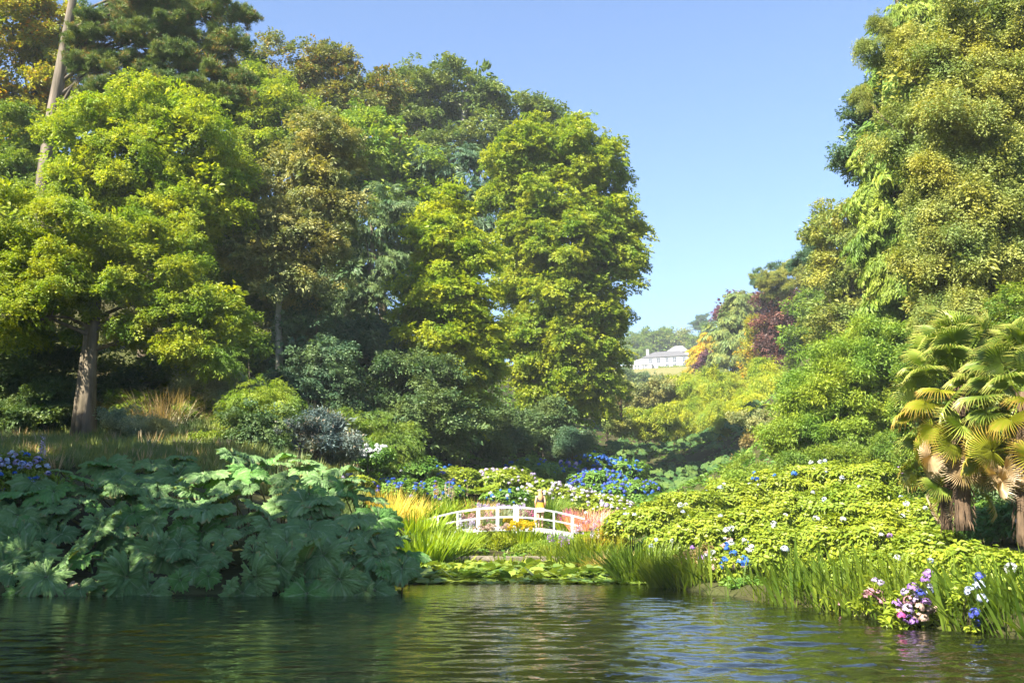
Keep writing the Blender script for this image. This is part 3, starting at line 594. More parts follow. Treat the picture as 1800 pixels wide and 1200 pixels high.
shrub('grey-green loose shrub at the foot of the tallest lime', 80, [(1015,772,30,16),(995,782,26,13)], 'blue', 'fine', cpx=18)
shrub('dark shrub between the drooping tree and purple bush', 72, [(835,770,40,26),(860,790,40,16),(800,785,30,18)], 'dark', 'ball', cpx=18)
shrub('dark undergrowth shrub between sycamore and pointed tree', 66, [(470,640,40,30),(510,600,30,40),(430,640,36,28)], 'dark', 'layer', cpx=20)
shrub('dark ivy-like shrub beside the thick grey trunk', 51.5, [(60,745,50,28),(95,710,30,40),(0,755,60,30)], 'dark', 'layer', cpx=22)
shrub('dim green shrub mass under the slender trees', 60, [(300,690,50,30),(260,710,40,30),(350,660,40,30)], 'dark', 'layer', cpx=22)
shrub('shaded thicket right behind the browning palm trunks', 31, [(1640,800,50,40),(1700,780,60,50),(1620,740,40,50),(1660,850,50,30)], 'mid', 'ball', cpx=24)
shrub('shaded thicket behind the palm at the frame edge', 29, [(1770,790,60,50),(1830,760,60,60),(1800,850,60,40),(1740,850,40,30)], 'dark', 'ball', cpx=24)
shrub('leafy shrub linking the hydrangea crest to the evergreen', 43, [(1440,810,40,22),(1500,812,46,24),(1570,800,40,36),(1390,822,34,18)], 'mid', 'narrow', cpx=20)
# leafy perennials on the stream bank
shrub('yellow-green perennial mound under the arch of the bridge', 43, [(860,955,28,14),(885,960,22,14)], 'bambogr', 'ball', cpx=12, twpx=14, tw=2)
shrub('leafy green perennial below the yellow daisies', 42.3, [(930,972,30,14),(955,965,24,14)], 'bright', 'ball', cpx=12, twpx=14, tw=2)
shrub('sunny perennial mound between wall and bank', 41, [(1010,965,28,16),(1035,955,28,16),(990,978,20,12)], 'yellow', 'ball', cpx=12, twpx=14, tw=2)
shrub('golden perennial mound below the pink grass', 40.5, [(1062,945,34,18),(1085,965,30,20),(1050,975,26,16)], 'autumn', 'ball', cpx=12, twpx=14, tw=2)
shrub('yellow-green perennial by the lower bridge post', 43, [(812,958,20,16),(795,945,20,14)], 'yellow', 'ball', cpx=12, twpx=14, tw=2)
shrub('grey-green low shrub to the side of the thick trunk', 47, [(225,742,40,20),(260,752,36,18)], 'silver', 'fine', cpx=18)
shrub('dark leafy shrub behind the pinkish grass mound', 52, [(330,715,44,22),(250,715,40,22),(380,735,30,20)], 'mid', 'layer', cpx=18)
shrub('dim fern-green shrub below the hanging branches', 54, [(190,715,40,24),(220,690,40,24)], 'dark', 'layer', cpx=18)
shrub('small green shrub on the grassy bank above the giant rhubarb', 45, [(395,785,26,16),(370,778,24,14)], 'mid', 'ball', cpx=16)
shrub('leafy shrub closing the gap above the bank crest', 50, [(1310,838,34,16),(1345,842,34,18),(1380,836,30,16)], 'mid', 'narrow', cpx=16)
shrub('low bright shrub at the upper edge of the sunny bank', 46, [(1275,852,30,14),(1300,848,30,14),(1420,828,36,16)], 'bright', 'ball', cpx=16)
# ------------------------------------------------------------------ hydrangeas
HEADS = {}
_pv, _pf = tw_flower()
_pt = np.repeat(rng.uniform(0, 1, len(_pf)), 4)
def head_mesh(k):
    if k not in HEADS: HEADS[k] = mesh('flower_head', _pv, _pf, L[k], False, _pt)
    return HEADS[k]
def flower_head(parent, off, size, k):
    o = link('flower_head', head_mesh(k), parent, off); o.scale = (size,) * 3
    o.rotation_euler = (random.uniform(-.3, .9), random.uniform(-.4, .4), random.uniform(0, 6)); return o
for (u, v, d, ru, rv, lf, cols, nh, lab) in HYD:
    nh = int(nh * 1.5) if d > 40 or nh > 8 else nh
    mpp = PX(v, d); c = W(u, v + rv, d); r = np.array([ru, ru * .95, rv]) * mpp * (.93 if d < 40 and u > 900 else 1)
    gzv = gz(c[0], d); t = empty('hydrangea_bush', (c[0], d, gzv), lab, 'hydrangea', 'hydrangea bushes'); o0 = np.array(t.location)
    mb = MB()
    for k in range(7):
        a = unit(1)[0] * r * .7; a[2] = abs(a[2]); mb.tube([(a[0]*.3, a[1]*.3, -.15), tuple((c - o0) * .5 + a * .5), tuple(c - o0 + a)], [.015, .012, .008], 4, cap=False)
    mb.obj('stems', BK['brown'], t)
    sh = max(.26, 13 * mpp)                          # shoot size in metres
    n = int(2 * math.pi * r[0] * (r[2] + r[1]) / 2 / (sh * .46) ** 2 * 1.25)
    q = unit(int(n * 1.5)); q = q[q[:, 2] > -.35]; q = q[(q[:, 1] < .4) | (rng.uniform(size=len(q)) < .5)]
    lump = 1 + .17 * np.sin(q[:, 0] * 5 + u) * np.cos(q[:, 1] * 4 + v) + .07 * np.sin(q[:, 2] * 9 + u)
    rr = np.where(rng.uniform(size=len(q)) < .2, rng.uniform(.7, .9, len(q)), rng.uniform(.94, 1.04, len(q))) * lump
    P = c - o0 + q * r * rr[:, None]
    D = q * .75 + np.array([0, 0, .8]) + unit(len(q)) * .25; D /= np.linalg.norm(D, axis=1, keepdims=True)
    # the shoot's own up axis follows D
    rot = np.array([Vector(x).to_track_quat('Z', 'Y').to_euler() for x in D]); rot[:, 2] += 0
    scatter('foliage', P, rot, sh * rng.uniform(.6, 1.4, len(q)), 'hyd', lf, t)
    pos = []
    while len(pos) < nh:
        p = unit(1)[0]; p[1] = -abs(p[1]); p[2] = abs(p[2]) if random.random() < .8 else p[2] * .5
        if p[2] > -.4: pos.append(p)
    pos = np.array(pos); size = max(.17, 8.5 * mpp) if d < 40 else 6.0 * mpp
    if d < 40:
        for k, p in enumerate(pos): flower_head(t, c - o0 + p * r * 1.05, size * random.uniform(.75, 1.35), cols[k % len(cols)] if random.random() < .8 else random.choice(cols))
    else:
        for ci, k in enumerate(cols):
            sel = pos[ci::len(cols)]
            if len(sel): scatter('blossoms', c - o0 + sel * r * 1.04, rng.uniform(-.5, .5, (len(sel), 3)), size * rng.uniform(.8, 1.35, len(sel)), 'flower', k, t)

# flower clusters leaning over the water on the sunny edge
for lab, d, heads in [('violet and pink hydrangea cluster leaning over the water', 16.6, [(1632,1008,'violet',1.2),(1626,1018,'violet',1),(1634,1032,'lilac',1),(1605,1032,'violet',1.3),(1602,1045,'lilac',1.2),(1618,1042,'deepblue',1.1),(1632,1038,'paleblue',1.1),(1597,1055,'pinkf',1.2),(1608,1052,'lilac',1.2),(1620,1052,'lilac',1),(1578,1061,'violet',1.3),(1628,1058,'violet',1.1),(1596,1069,'lilac',1.2),(1582,1072,'faded',1.2),(1616,1066,'faded',1.3),(1630,1074,'faded',1.3),(1642,1070,'faded',1),(1584,1082,'magenta',1),(1598,1088,'violet',1.2),(1614,1084,'faded',1.2),(1606,1092,'violet',1),(1590,1040,'lilac',.9),(1624,1086,'faded',1)]),
        ('blue hydrangea sprig standing at the water edge', 15.8, [(1722,1014,'deepblue',1.3),(1722,1028,'paleblue',1.2),(1714,1032,'paleblue',1),(1703,1038,'paleblue',1.1),(1728,1052,'paleblue',1.3),(1724,1050,'paleblue',1),(1714,1078,'deepblue',1.4),(1718,1094,'deepblue',1)]),
        ('pale pink hydrangea heads among the reeds', 18.0, [(1543,1044,'pinkf',1.2),(1530,1040,'pinkf',1),(1522,1044,'pinkf',1),(1550,1056,'pinkf',.9),(1538,1020,'lilac',.8),(1548,1024,'lilac',.8)]),
        ('single bright pink flower cluster at the waterline', 19.6, [(1478,1062,'pinkf',1.2),(1470,1042,'pinkf',.9),(1484,1060,'magenta',.8)])]:
    cu = np.mean([h[0] for h in heads]); b0 = W(cu, 1075, d + .3); t = empty('hydrangea_bush', (b0[0], d + .3, 0), lab, 'hydrangea', 'hydrangea bushes'); o0 = np.array(t.location); mb = MB(); LP = []
    for u, v, k, sz in heads:
        p = W(u, v, d + random.uniform(-.15, .15)) - o0; flower_head(t, p, .15 * sz * d / 16.6, k); mb.tube([(p[0] * .4, .25, -.05), (p[0] * .8, p[1] * .5 + .15, p[2] * .6), tuple(p)], [.008, .006, .004], 4, cap=False)
        for q in range(3): LP.append(p + unit(1)[0] * .14 + [0, .30, -.10])
    mb.obj('stems', BK['brown'], t); LP = np.array(LP); scatter('foliage', LP, rng.uniform(-.6, .6, (len(LP), 3)), rng.uniform(.2, .32, len(LP)), 'hyd', 'hyd', t)

# ------------------------------------------------------------------ blades: reeds, irises, grasses
def blades(P, H, Wd, lean, az, seg=4, prof='lance', bend=.35):
    """ribbon leaves rising from P"""
    n = len(P); k = np.arange(seg + 1) / seg
    w = {'lance': np.sin(np.pi * (.12 + .88 * k)) ** .8, 'grass': (1 - k) ** .6}[prof]; w[-1] = .02
    dirv = np.stack([np.cos(az), np.sin(az)], 1); V = np.zeros((n, seg + 1, 2, 3))
    for j, kk in enumerate(k):
        hor = lean * kk + bend * lean * kk ** 2 * 1.6; ver = kk * np.sqrt(np.clip(1 - (lean * .8) ** 2, .15, 1)) - bend * .5 * lean * kk ** 3
        c = P + np.concatenate([dirv * (hor * H)[:, None], (ver * H)[:, None]], 1)
        s = np.stack([-np.sin(az + .6), np.cos(az + .6), np.zeros(n)], 1) * (Wd * w[j] / 2)[:, None]
        V[:, j, 0] = c - s; V[:, j, 1] = c + s
    i = np.arange(n)[:, None] * (seg + 1) * 2 + np.arange(seg) * 2
    Fq = np.stack([i, i + 1, i + 3, i + 2], -1).reshape(-1, 4)
    return V.reshape(-1, 3), Fq, np.repeat(np.clip(rng.normal(.5, .28, n), 0, 1), (seg + 1) * 2)
def shore_points(path, n, w0, w1):
    path = np.array(path, float); seg = np.linalg.norm(np.diff(path, axis=0), axis=1); cum = np.append(0, np.cumsum(seg))
    s = rng.uniform(0, cum[-1], n); x = np.interp(s, cum, path[:, 0]); y = np.interp(s, cum, path[:, 1])
    i = np.clip(np.searchsorted(cum, s) - 1, 0, len(seg) - 1); t = (path[i + 1] - path[i]) / seg[i][:, None]
    o = rng.uniform(w0, w1, n); x = x + t[:, 1] * o; y = y - t[:, 0] * o
    return np.stack([x, y, np.maximum(ground(x, y), -.12)], 1), o
RB = [(14.5, 2), (10.3, 10), (7.9, 14.6), (6.8, 16.9), (6.0, 20.3), (4.75, 24.6), (3.9, 28.5)]
P, o = shore_points(RB, 5200, -.2, 1.35)
pat = .5 + .5 * np.sin(P[:, 1] * 1.7 + 1.3 * np.sin(P[:, 1] * .63)) * np.cos(P[:, 0] * .9)
H = rng.uniform(.35, 1.15, len(P)) * (.65 + .5 * pat); keep = rng.uniform(size=len(P)) < np.where((P[:, 1] > 22.5) & (P[:, 1] < 25.8), .12, 1); P, H = P[keep], H[keep]
V, Fq, tn = blades(P, H, np.where(rng.uniform(size=len(P)) < .25, rng.uniform(.05, .085, len(P)), rng.uniform(.012, .04, len(P))), np.abs(rng.normal(.28, .26, len(P))), np.pi + rng.normal(0, 1.1, len(P)))
tag(link('reeds', mesh('reeds', V, Fq, L['reed'], False, tn)), 'dense green lance-leaved reeds along the sunny pond edge', 'reeds', kind='stuff')
def clump(name, label, u, v, d, n, hpx, rpx, mat, cat, wpx=2.2, lean=.3, prof='grass', flowers=None, group=None, seg=4, bend=.35):
    """a tuft of blades standing at photo pixel (u, v) of its foot; flowers: (material, count, spike height px, width px, top colour)"""
    mpp = PX(v, d); b0 = W(u, v, d); t = empty(name, tuple(b0), label, cat, group)
    a = rng.uniform(0, 6.28, n); r = np.sqrt(rng.uniform(0, 1, n)) * rpx * mpp
    P = np.stack([r * np.cos(a), r * np.sin(a) * .8, np.full(n, -.35)], 1)
    V, Fq, tn = blades(P, hpx * mpp * rng.uniform(.55, 1.1, n) + .3, wpx * mpp * rng.uniform(.7, 1.3, n), np.abs(rng.normal(lean, lean * .5, n)), a + rng.normal(0, .6, n), seg, prof, bend)
    link('leaves', mesh('leaves', V, Fq, L[mat], False, tn), t)
    if flowers:
        fm, cnt, sh, sw = flowers[:4]; top = flowers[4] if len(flowers) > 4 else hpx
        for k in range(cnt):
            x, y = random.uniform(-1, 1) * rpx * mpp, random.uniform(-.8, .3) * rpx * mpp
            q = 34; z = rng.uniform(0, 1, q); aa = rng.uniform(0, 6.28, q); rad = sw * mpp / 2 * (1 - .65 * z)
            hz = (top * random.uniform(.8, 1.1) - sh) * mpp
            Pq = np.stack([rad * np.cos(aa) * .4, rad * np.sin(aa) * .4, z * sh * mpp], 1); Dq = np.stack([np.cos(aa), np.sin(aa), np.full(q, .5)], 1)
            V, Fq = leaf_quads(Pq, Dq, unit(q), np.maximum(rad * 1.2, .02), .35)
            s = link('flower_spike', mesh('flower_spike', V, Fq, L[fm], False, np.repeat(rng.uniform(0, 1, q), 4)), t, (x, y, hz))
            mb = MB(); mb.tube([(0, 0, -hz - .2), (0, 0, sh * mpp * .9)], [.012, .006], 4, cap=False); mb.obj('stalk', L[mat], s)
    return t
# planting round the bridge
clump('iris_clump', 'bright green strap-leaved clump on the pond edge beside the giant rhubarb', 745, 992, 39.5, 420, 66, 38, 'iris', 'plant', 3.4, .3, 'lance')
clump('iris_clump', 'bright green strap leaves below the end of the bridge rail', 790, 980, 41, 240, 60, 26, 'iris', 'plant', 3.0, .35, 'lance')
clump('iris_clump', 'lush green strap-leaved clump under the golden grass', 725, 950, 43, 420, 58, 44, 'iris', 'plant', 3.4, .4, 'lance')
clump('ornamental_grass', 'tall golden grass rising behind the giant rhubarb', 678, 925, 44.5, 420, 75, 28, 'straw', 'grass', 1.4, .32)
clump('ornamental_grass', 'golden grass tuft beside the poker spikes', 715, 915, 46.5, 320, 52, 26, 'straw', 'grass', 1.4, .35)
clump('ornamental_grass', 'feathery tan grass fountain behind the bridge rail', 838, 915, 49.5, 420, 46, 22, 'tan', 'grass', 1.1, .4)
clump('poker_plant', 'strap-leaved poker clump with brown seed spikes behind the bridge end', 765, 912, 47.5, 260, 42, 34, 'iris', 'flower', 2.6, .45, 'lance', ('faded', 9, 22, 4.5, 66))
clump('poker_spike', 'single bright orange poker flower spike above the strap leaves', 766, 905, 47, 12, 30, 4, 'iris', 'flower', 2, .3, 'lance', ('orangef', 1, 26, 6, 58))
clump('seed_spikes', 'leaning brown seed spikes beside the tan grass fountain', 805, 905, 48.5, 60, 34, 18, 'iris', 'flower', 2, .4, 'lance', ('faded', 6, 20, 4.5, 52))
clump('ornamental_grass', 'dark green grass fountain behind the woman', 965, 905, 50.5, 520, 50, 20, 'mid', 'grass', 1.2, .55)
clump('heather_patch', 'grey-mauve flowering haze behind the middle of the bridge', 880, 908, 48.5, 300, 22, 46, 'silver', 'flower', 1.6, .4, 'grass', ('lilac', 30, 6, 6, 22))
clump('loosestrife', 'pink loosestrife seen through the bridge rails beside the woman', 925, 930, 48.5, 120, 30, 16, 'iris', 'flower', 2, .3, 'lance', ('magenta', 16, 16, 5, 36))
clump('loosestrife', 'pink loosestrife seen through the rails at the sunny bridge end', 1000, 925, 48.5, 120, 26, 18, 'iris', 'flower', 2, .3, 'lance', ('magenta', 14, 14, 5, 30))
clump('astilbe', 'dusky pink plumes behind the lower bridge rail', 835, 938, 47.5, 160, 34, 34, 'iris', 'flower', 2, .35, 'grass', ('pinkf', 18, 12, 6, 38))
clump('ornamental_grass', 'reddish-pink grass by the end of the bridge rail', 1035, 920, 48, 360, 34, 34, 'pinkgrass', 'grass', 1.3, .4)
clump('ornamental_grass', 'pale pink grass spilling over the bank end of the bridge', 1075, 925, 44, 300, 28, 34, 'pinkgrass', 'grass', 1.3, .5)
clump('rudbeckia', 'mass of yellow daisies under the middle of the bridge', 915, 965, 43.5, 300, 46, 26, 'iris', 'flower', 2.6, .4, 'lance', ('yellowf', 60, 5, 7, 46))
clump('rudbeckia', 'yellow daisies glimpsed behind the bridge deck', 905, 935, 47.5, 100, 20, 18, 'iris', 'flower', 2, .4, 'lance', ('yellowf', 26, 4, 7, 24))
clump('loosestrife', 'mauve loosestrife at the lower end of the bridge', 815, 955, 43.5, 120, 34, 18, 'iris', 'flower', 2, .35, 'lance', ('lilac', 12, 14, 5, 44))
clump('bank_plants', 'leafy bank plants left of the yellow daisies', 850, 985, 42, 300, 24, 44, 'reed', 'plant', 2.0, .4, 'lance')
clump('bank_plants', 'tan-flowered bank plants under the bridge', 865, 955, 43, 120, 22, 30, 'bambogr', 'plant', 2.4, .5, 'lance', ('faded', 20, 6, 9, 34))
clump('bank_plants', 'leafy plants below the yellow daisies at the wall', 940, 985, 42, 260, 22, 40, 'hyd', 'plant', 3, .5, 'lance')
clump('bank_plants', 'shaded leafy plants under the bridge shadow', 965, 955, 44, 300, 28, 28, 'hyddk', 'plant', 3, .5, 'lance')
clump('bank_plants', 'yellow-green bank plants beside the purple spikes', 1000, 985, 41.5, 260, 30, 36, 'bambogr', 'plant', 2.6, .45, 'lance')
clump('loosestrife', 'purple spikes among reeds on the sunny side of the stone wall', 985, 990, 40.5, 160, 40, 22, 'reed', 'flower', 2.4, .3, 'lance', ('violet', 12, 20, 5, 58))
clump('loosestrife', 'mauve spikes at the corner of the sunny bank', 1030, 985, 39.5, 200, 50, 26, 'reed', 'flower', 2.4, .3, 'lance', ('lilac', 12, 18, 5, 66))
clump('iris_clump', 'green strap clump on the sunny side of the lily pads', 1045, 1000, 37.5, 320, 40, 40, 'reed', 'plant', 2.6, .35, 'lance')
clump('bank_plants', 'golden-pink bank growth below the bridge end', 1065, 965, 40, 200, 30, 48, 'bambogr', 'plant', 2.6, .55, 'lance', ('pinkf', 16, 6, 7, 48))
clump('bank_plants', 'dry brownish growth above the dark reeds', 1085, 1000, 34.5, 420, 40, 36, 'tan', 'plant', 2, .6, 'grass')
clump('reed_clump', 'dark green reed clump where the lily pads meet the bank', 1130, 1012, 29.5, 620, 66, 46, 'reed', 'reeds', 3, .3, 'lance')
clump('reed_clump', 'second dark reed clump below the lavender hydrangea', 1185, 1025, 27.5, 520, 60, 42, 'reed', 'reeds', 3, .3, 'lance')
clump('bank_plants', 'low plants at the foot of the stone wall near the strap leaves', 800, 990, 39.9, 200, 22, 30, 'bambogr', 'plant', 2, .6, 'lance')
clump('bank_plants', 'low yellow-green plants hanging over the stone wall', 895, 992, 39.9, 240, 22, 24, 'bambogr', 'plant', 2, .6, 'lance')
clump('bank_plants', 'leafy fringe at the sunny end of the stone wall', 985, 998, 38.8, 240, 24, 30, 'hyd', 'plant', 2.6, .6, 'lance')
clump('pampas_grass', 'hazy pinkish grass mound on the shaded bank', 290, 740, 50, 420, 62, 44, 'drygrass', 'grass', 1.2, .5)
clump('pampas_grass', 'second hazy tan grass mound lower on the shaded bank', 305, 795, 46, 380, 40, 44, 'drygrass', 'grass', 1.2, .5)
clump('acanthus', 'pale mauve flower spikes standing above the giant rhubarb leaves', 92, 850, 32, 60, 30, 24, 'hyddk', 'flower', 4, .4, 'lance', ('lilac', 5, 40, 9, 84))
clump('grass_tussock', 'grey-green tussock on the shaded bank beside the layered shrub', 375, 800, 45, 260, 34, 36, 'silver', 'grass', 1.4, .5)
# fern
def fern(label, u, v, d, rpx, mat='bright', n=15, name='fern'):
    mpp = PX(v, d); t = empty(name, tuple(W(u, v, d)), label, 'fern')
    for k in range(n):
        a = k * 2.399; q = 44; s = np.repeat(np.linspace(.12, 1, q // 2), 2); side = np.tile([-1, 1], q // 2); ln = rpx * mpp * random.uniform(.8, 1.15)
        up = random.uniform(.5, 1.1)
        P = np.stack([s * ln, 0 * s, up * ln * (s - .75 * s ** 2)], 1); D = np.stack([.45 + 0 * s, side, -.25 + 0 * s], 1)
        V, Fq = leaf_quads(P, D, np.tile([0, 0, 1.], (q, 1)) + unit(q) * .2, ln * .32 * np.sin(np.pi * (.1 + .87 * s)), .12, .02)
        o = link('frond', mesh('frond', V, Fq, L[mat], False, np.repeat(rng.uniform(0, 1, q), 4)), t); o.rotation_euler = (0, 0, a)
    return t
fern('bright green fern between the violet-blue hydrangea and the tan grass', 832, 868, 51, 42)
fern('yellowish fern on the bank crest beside the gunnera field', 1300, 838, 60, 28, 'bambogr')
fern('tree fern head in front of the glossy evergreen', 1372, 722, 66, 32, 'bambogr', name='tree_fern')
fern('second tree fern head below the first', 1378, 750, 64, 30, 'bright', name='tree_fern')

# grass on the shaded bank
n = 5200; uu = rng.uniform(-60, 640, n); dd = rng.uniform(37, 60, n)
x = (uu - 900) / F * dd * 1.02; z = ground(x, dd)
Pg = np.stack([x, dd, z - .03], 1)
go_ = scatter('grass', Pg, np.stack([rng.normal(0, .15, n), rng.normal(0, .15, n), rng.uniform(0, 6, n)], 1), rng.uniform(.35, .85, n), 'tuft', 'grass', None)
tag(go_, 'long green-tan grass on the shaded bank', 'grass', kind='stuff')
n = 260; uu = rng.uniform(-60, 640, n); dd = rng.uniform(37, 60, n); x = (uu - 900) / F * dd * 1.02
go_ = scatter('dry_grass', np.stack([x, dd, ground(x, dd) - .03], 1), np.stack([rng.normal(0, .2, n), rng.normal(0, .2, n), rng.uniform(0, 6, n)], 1), rng.uniform(.5, 1.0, n), 'tuft', 'drygrass', None)
tag(go_, 'dry seeding grass stems on the shaded bank', 'grass', kind='stuff')
# ground cover keeping bare soil out of sight between the bushes
n = 16000; dd = 24 * np.exp(rng.uniform(0, 1, n) * math.log(150 / 24)) ; uu = rng.uniform(560, 1700, n); x = (uu - 900) / F * dd * 1.02; z = ground(x, dd)
ok = (pond_sd(x, dd) > .6); x, dd, z = x[ok], dd[ok], z[ok]; n = len(x)
go_ = scatter('undergrowth', np.stack([x, dd, z + .05], 1), np.stack([rng.normal(0, .3, n), rng.normal(0, .3, n), rng.uniform(0, 6, n)], 1), .25 + .006 * dd * rng.uniform(.8, 1.3, n), 'hyd', 'hyddk', None)
tag(go_, 'low leafy undergrowth covering the soil of the valley', 'undergrowth', kind='stuff')

# ------------------------------------------------------------------ giant rhubarb (gunnera)
m, nt, b, out = newmat('gunnera_leaf')
at = nt.nodes.new('ShaderNodeAttribute'); at.attribute_name = 'tone'; oi = nt.nodes.new('ShaderNodeObjectInfo')
n1 = noise(nt, 5, 5)
c = mixrgb(nt, (.135, .262, .085), (.225, .37, .118), oi.outputs['Random'])
c = mixrgb(nt, c, (.15, .34, .07), math_(nt, 'GREATER_THAN', math_(nt, 'FRACT', math_(nt, 'MULTIPLY', oi.outputs['Random'], 91.7)), .86))
c = mixrgb(nt, c, (.07, .15, .085), math_(nt, 'MULTIPLY', n1.outputs[0], .5))
c = mixrgb(nt, c, (.36, .46, .28), at.outputs['Fac'])
rm = nt.nodes.new('ShaderNodeAttribute'); rm.attribute_name = 'rim'; n3 = noise(nt, 3.2, 3)
c = mixrgb(nt, c, (.34, .26, .12), math_(nt, 'MULTIPLY', rm.outputs['Fac'], math_(nt, 'GREATER_THAN', n3.outputs[0], .56)))
nt.links.new(c, b.inputs['Base Color']); b.inputs['Roughness'].default_value = .7; b.inputs['Specular IOR Level'].default_value = .18
nz = noise(nt, 16, 5); bump(nt, nz.outputs[0], 1.0, .05, b)
tr = nt.nodes.new('ShaderNodeBsdfTranslucent'); nt.links.new(mixrgb(nt, c, (1.6, 1.5, .35), 1., 'MULTIPLY'), tr.inputs[0])
mx = nt.nodes.new('ShaderNodeMixShader'); mx.inputs[0].default_value = .25
nt.links.new(b.outputs[0], mx.inputs[1]); nt.links.new(tr.outputs[0], mx.inputs[2]); nt.links.new(mx.outputs[0], out.inputs[0]); GUN = m
def gunnera_leaf(na=150, nr=8, seed=0):
    """unit leaf (about 1 across) in XY, tip along +X, stalk joins at the origin, face up"""
    r_ = np.random.default_rng(seed); a = np.linspace(-np.pi, np.pi, na, endpoint=False)
    lob = 5; ph = r_.normal(0, .10, lob); cen = np.linspace(-2.36, 2.36, lob) + ph
    # main lobes: deep cuts between the centres, jagged sub lobes
    dist = np.abs(((a[:, None] - cen + np.pi) % (2 * np.pi)) - np.pi); near = dist.min(1); li = dist.argmin(1)
    half = 2.36 / (lob - 1) * 1.0; kx = np.clip(near / half, 0, 1.25)
    ln = (1.0 - .22 * (np.abs(cen) / 2.5) ** 2) * r_.uniform(.88, 1.1, lob)
    sub = np.abs(((near + half * .33) / (half * .66)) % 1 - .5) * 2
    out = .53 * ln[li] * (1 - .22 * kx ** 2.4) * (1 - .11 * (1 - sub) ** 1.5)
    out *= 1 + .085 * np.sin(near * 24 + r_.uniform(0, 6, lob)[li]) + .05 * np.sin(a * 61 + seed) + r_.normal(0, .02, na)
    out *= np.where(np.abs(a) > 2.82, .30, 1)                      # the notch at the stalk
    V, T = [(.0, 0, -.09)], [1.0]
    for j in range(1, nr + 1):
        k = j / nr; rr = out * k * (1 if j < nr else 1)
        vein = np.exp(-(near / .06) ** 2) * (1 - .5 * k) + .35 * np.exp(-((np.abs(near * 1.6 - k * .75) % .26 - .13) / .035) ** 2) * k * (near < half)
        z = -.09 + .17 * k ** 1.1 - .16 * k ** 3 + .034 * np.cos(near / half * np.pi) * k * -1 + .02 * np.sin(near * 40 + k * 9) * k + r_.normal(0, .010, na)
        z -= .05 * np.maximum(np.cos(a), 0) * k ** 3 + .03 * np.sin(a * 3 + seed) * k ** 2
        V += list(zip(rr * np.cos(a), rr * np.sin(a), z)); T += list(vein * .8)
    Fc = [(0, 1 + i, 1 + (i + 1) % na) for i in range(na)]
    for j in range(nr - 1):
        for i in range(na):
            p = 1 + j * na; Fc.append((p + i, p + na + i, p + na + (i + 1) % na, p + (i + 1) % na))
    me = mesh('gunnera_leaf', V, Fc, GUN, True, T)
    me.attributes.new('rim', 'FLOAT', 'POINT').data.foreach_set('value', np.concatenate([np.zeros(1 + na * (nr - 1)), np.ones(na) * .8]).astype(np.float32)); return me
GL = [gunnera_leaf(seed=s) for s in range(7)]
GLfar = [gunnera_leaf(36, 3, seed=s + 20) for s in range(5)]
for g_ in GLfar: g_.materials[0] = L['gunnera']
mb = MB(); mb.tube([(0, 0, 0), (.02, .03, .3), (.05, .02, .7), (0, 0, 1)], [1, .9, .75, .6], 6, cap=False)
STALKM = mesh('stalk', mb.V, mb.F, plain('gunnera_stalk', (.10, .11, .03), .7, (.16, .12, .05), 20), True)
def orient(n, tip):
    n = Vector(n).normalized(); t = Vector(tip); t = (t - n * t.dot(n)).normalized(); s = n.cross(t)
    return Matrix((t, s, n)).transposed()
def put_leaf(parent, meshes, pos, n, tip, size, foot=None, name='leaf'):
    o = link(name, random.choice(meshes), parent); o0 = Vector(parent.location)
    Rm = orient(n, tip); M = Matrix.Translation(Vector(pos) - o0) @ Rm.to_4x4() @ Matrix.Diagonal((size, size * random.uniform(.92, 1.12), size, 1))
    o.matrix_local = M
    if foot is not None:
        p0 = Vector(foot) - o0; p1 = M @ Vector((0, 0, -.085)); d_ = p1 - p0
        s = link('stalk', STALKM, o); Mw = Matrix.Translation(p0) @ d_.to_track_quat('Z', 'Y').to_matrix().to_4x4() @ Matrix.Diagonal((.028, .028, d_.length, 1))
        s.matrix_local = M.inverted() @ Mw
    return o
vt = lambda u: np.interp(u, [-80, 0, 60, 120, 250, 420, 500, 600, 650, 690, 720, 735], [865, 850, 828, 806, 788, 780, 785, 806, 845, 905, 955, 985])
plants = []
PLAB = ['giant rhubarb plant at the frame edge with lowest drooping leaves', 'giant rhubarb plant with a bright green leaf near the water', 'giant rhubarb plant under the pale flower spikes', 'giant rhubarb plant with very broad flat leaf below the grassy bank',
        'giant rhubarb plant with upright cupped leaves on its crest', 'giant rhubarb plant in the middle of the clump', 'giant rhubarb plant in front of the layered evergreen shrub', 'giant rhubarb plant in front of the blue-grey dome',
        'giant rhubarb plant with bluish leaves nearer the golden grass', 'giant rhubarb plant spilling towards the lily pads', 'outermost giant rhubarb plant hanging over the strap leaves']
for i, lab in enumerate(PLAB):
    u = -20 + i * 71; b0 = W(u, 1000, 28.0); plants.append(empty('gunnera_plant', (b0[0], 28.0, gz(b0[0], 28.0)), lab, 'gunnera', 'giant rhubarb plants on the shaded pond edge'))
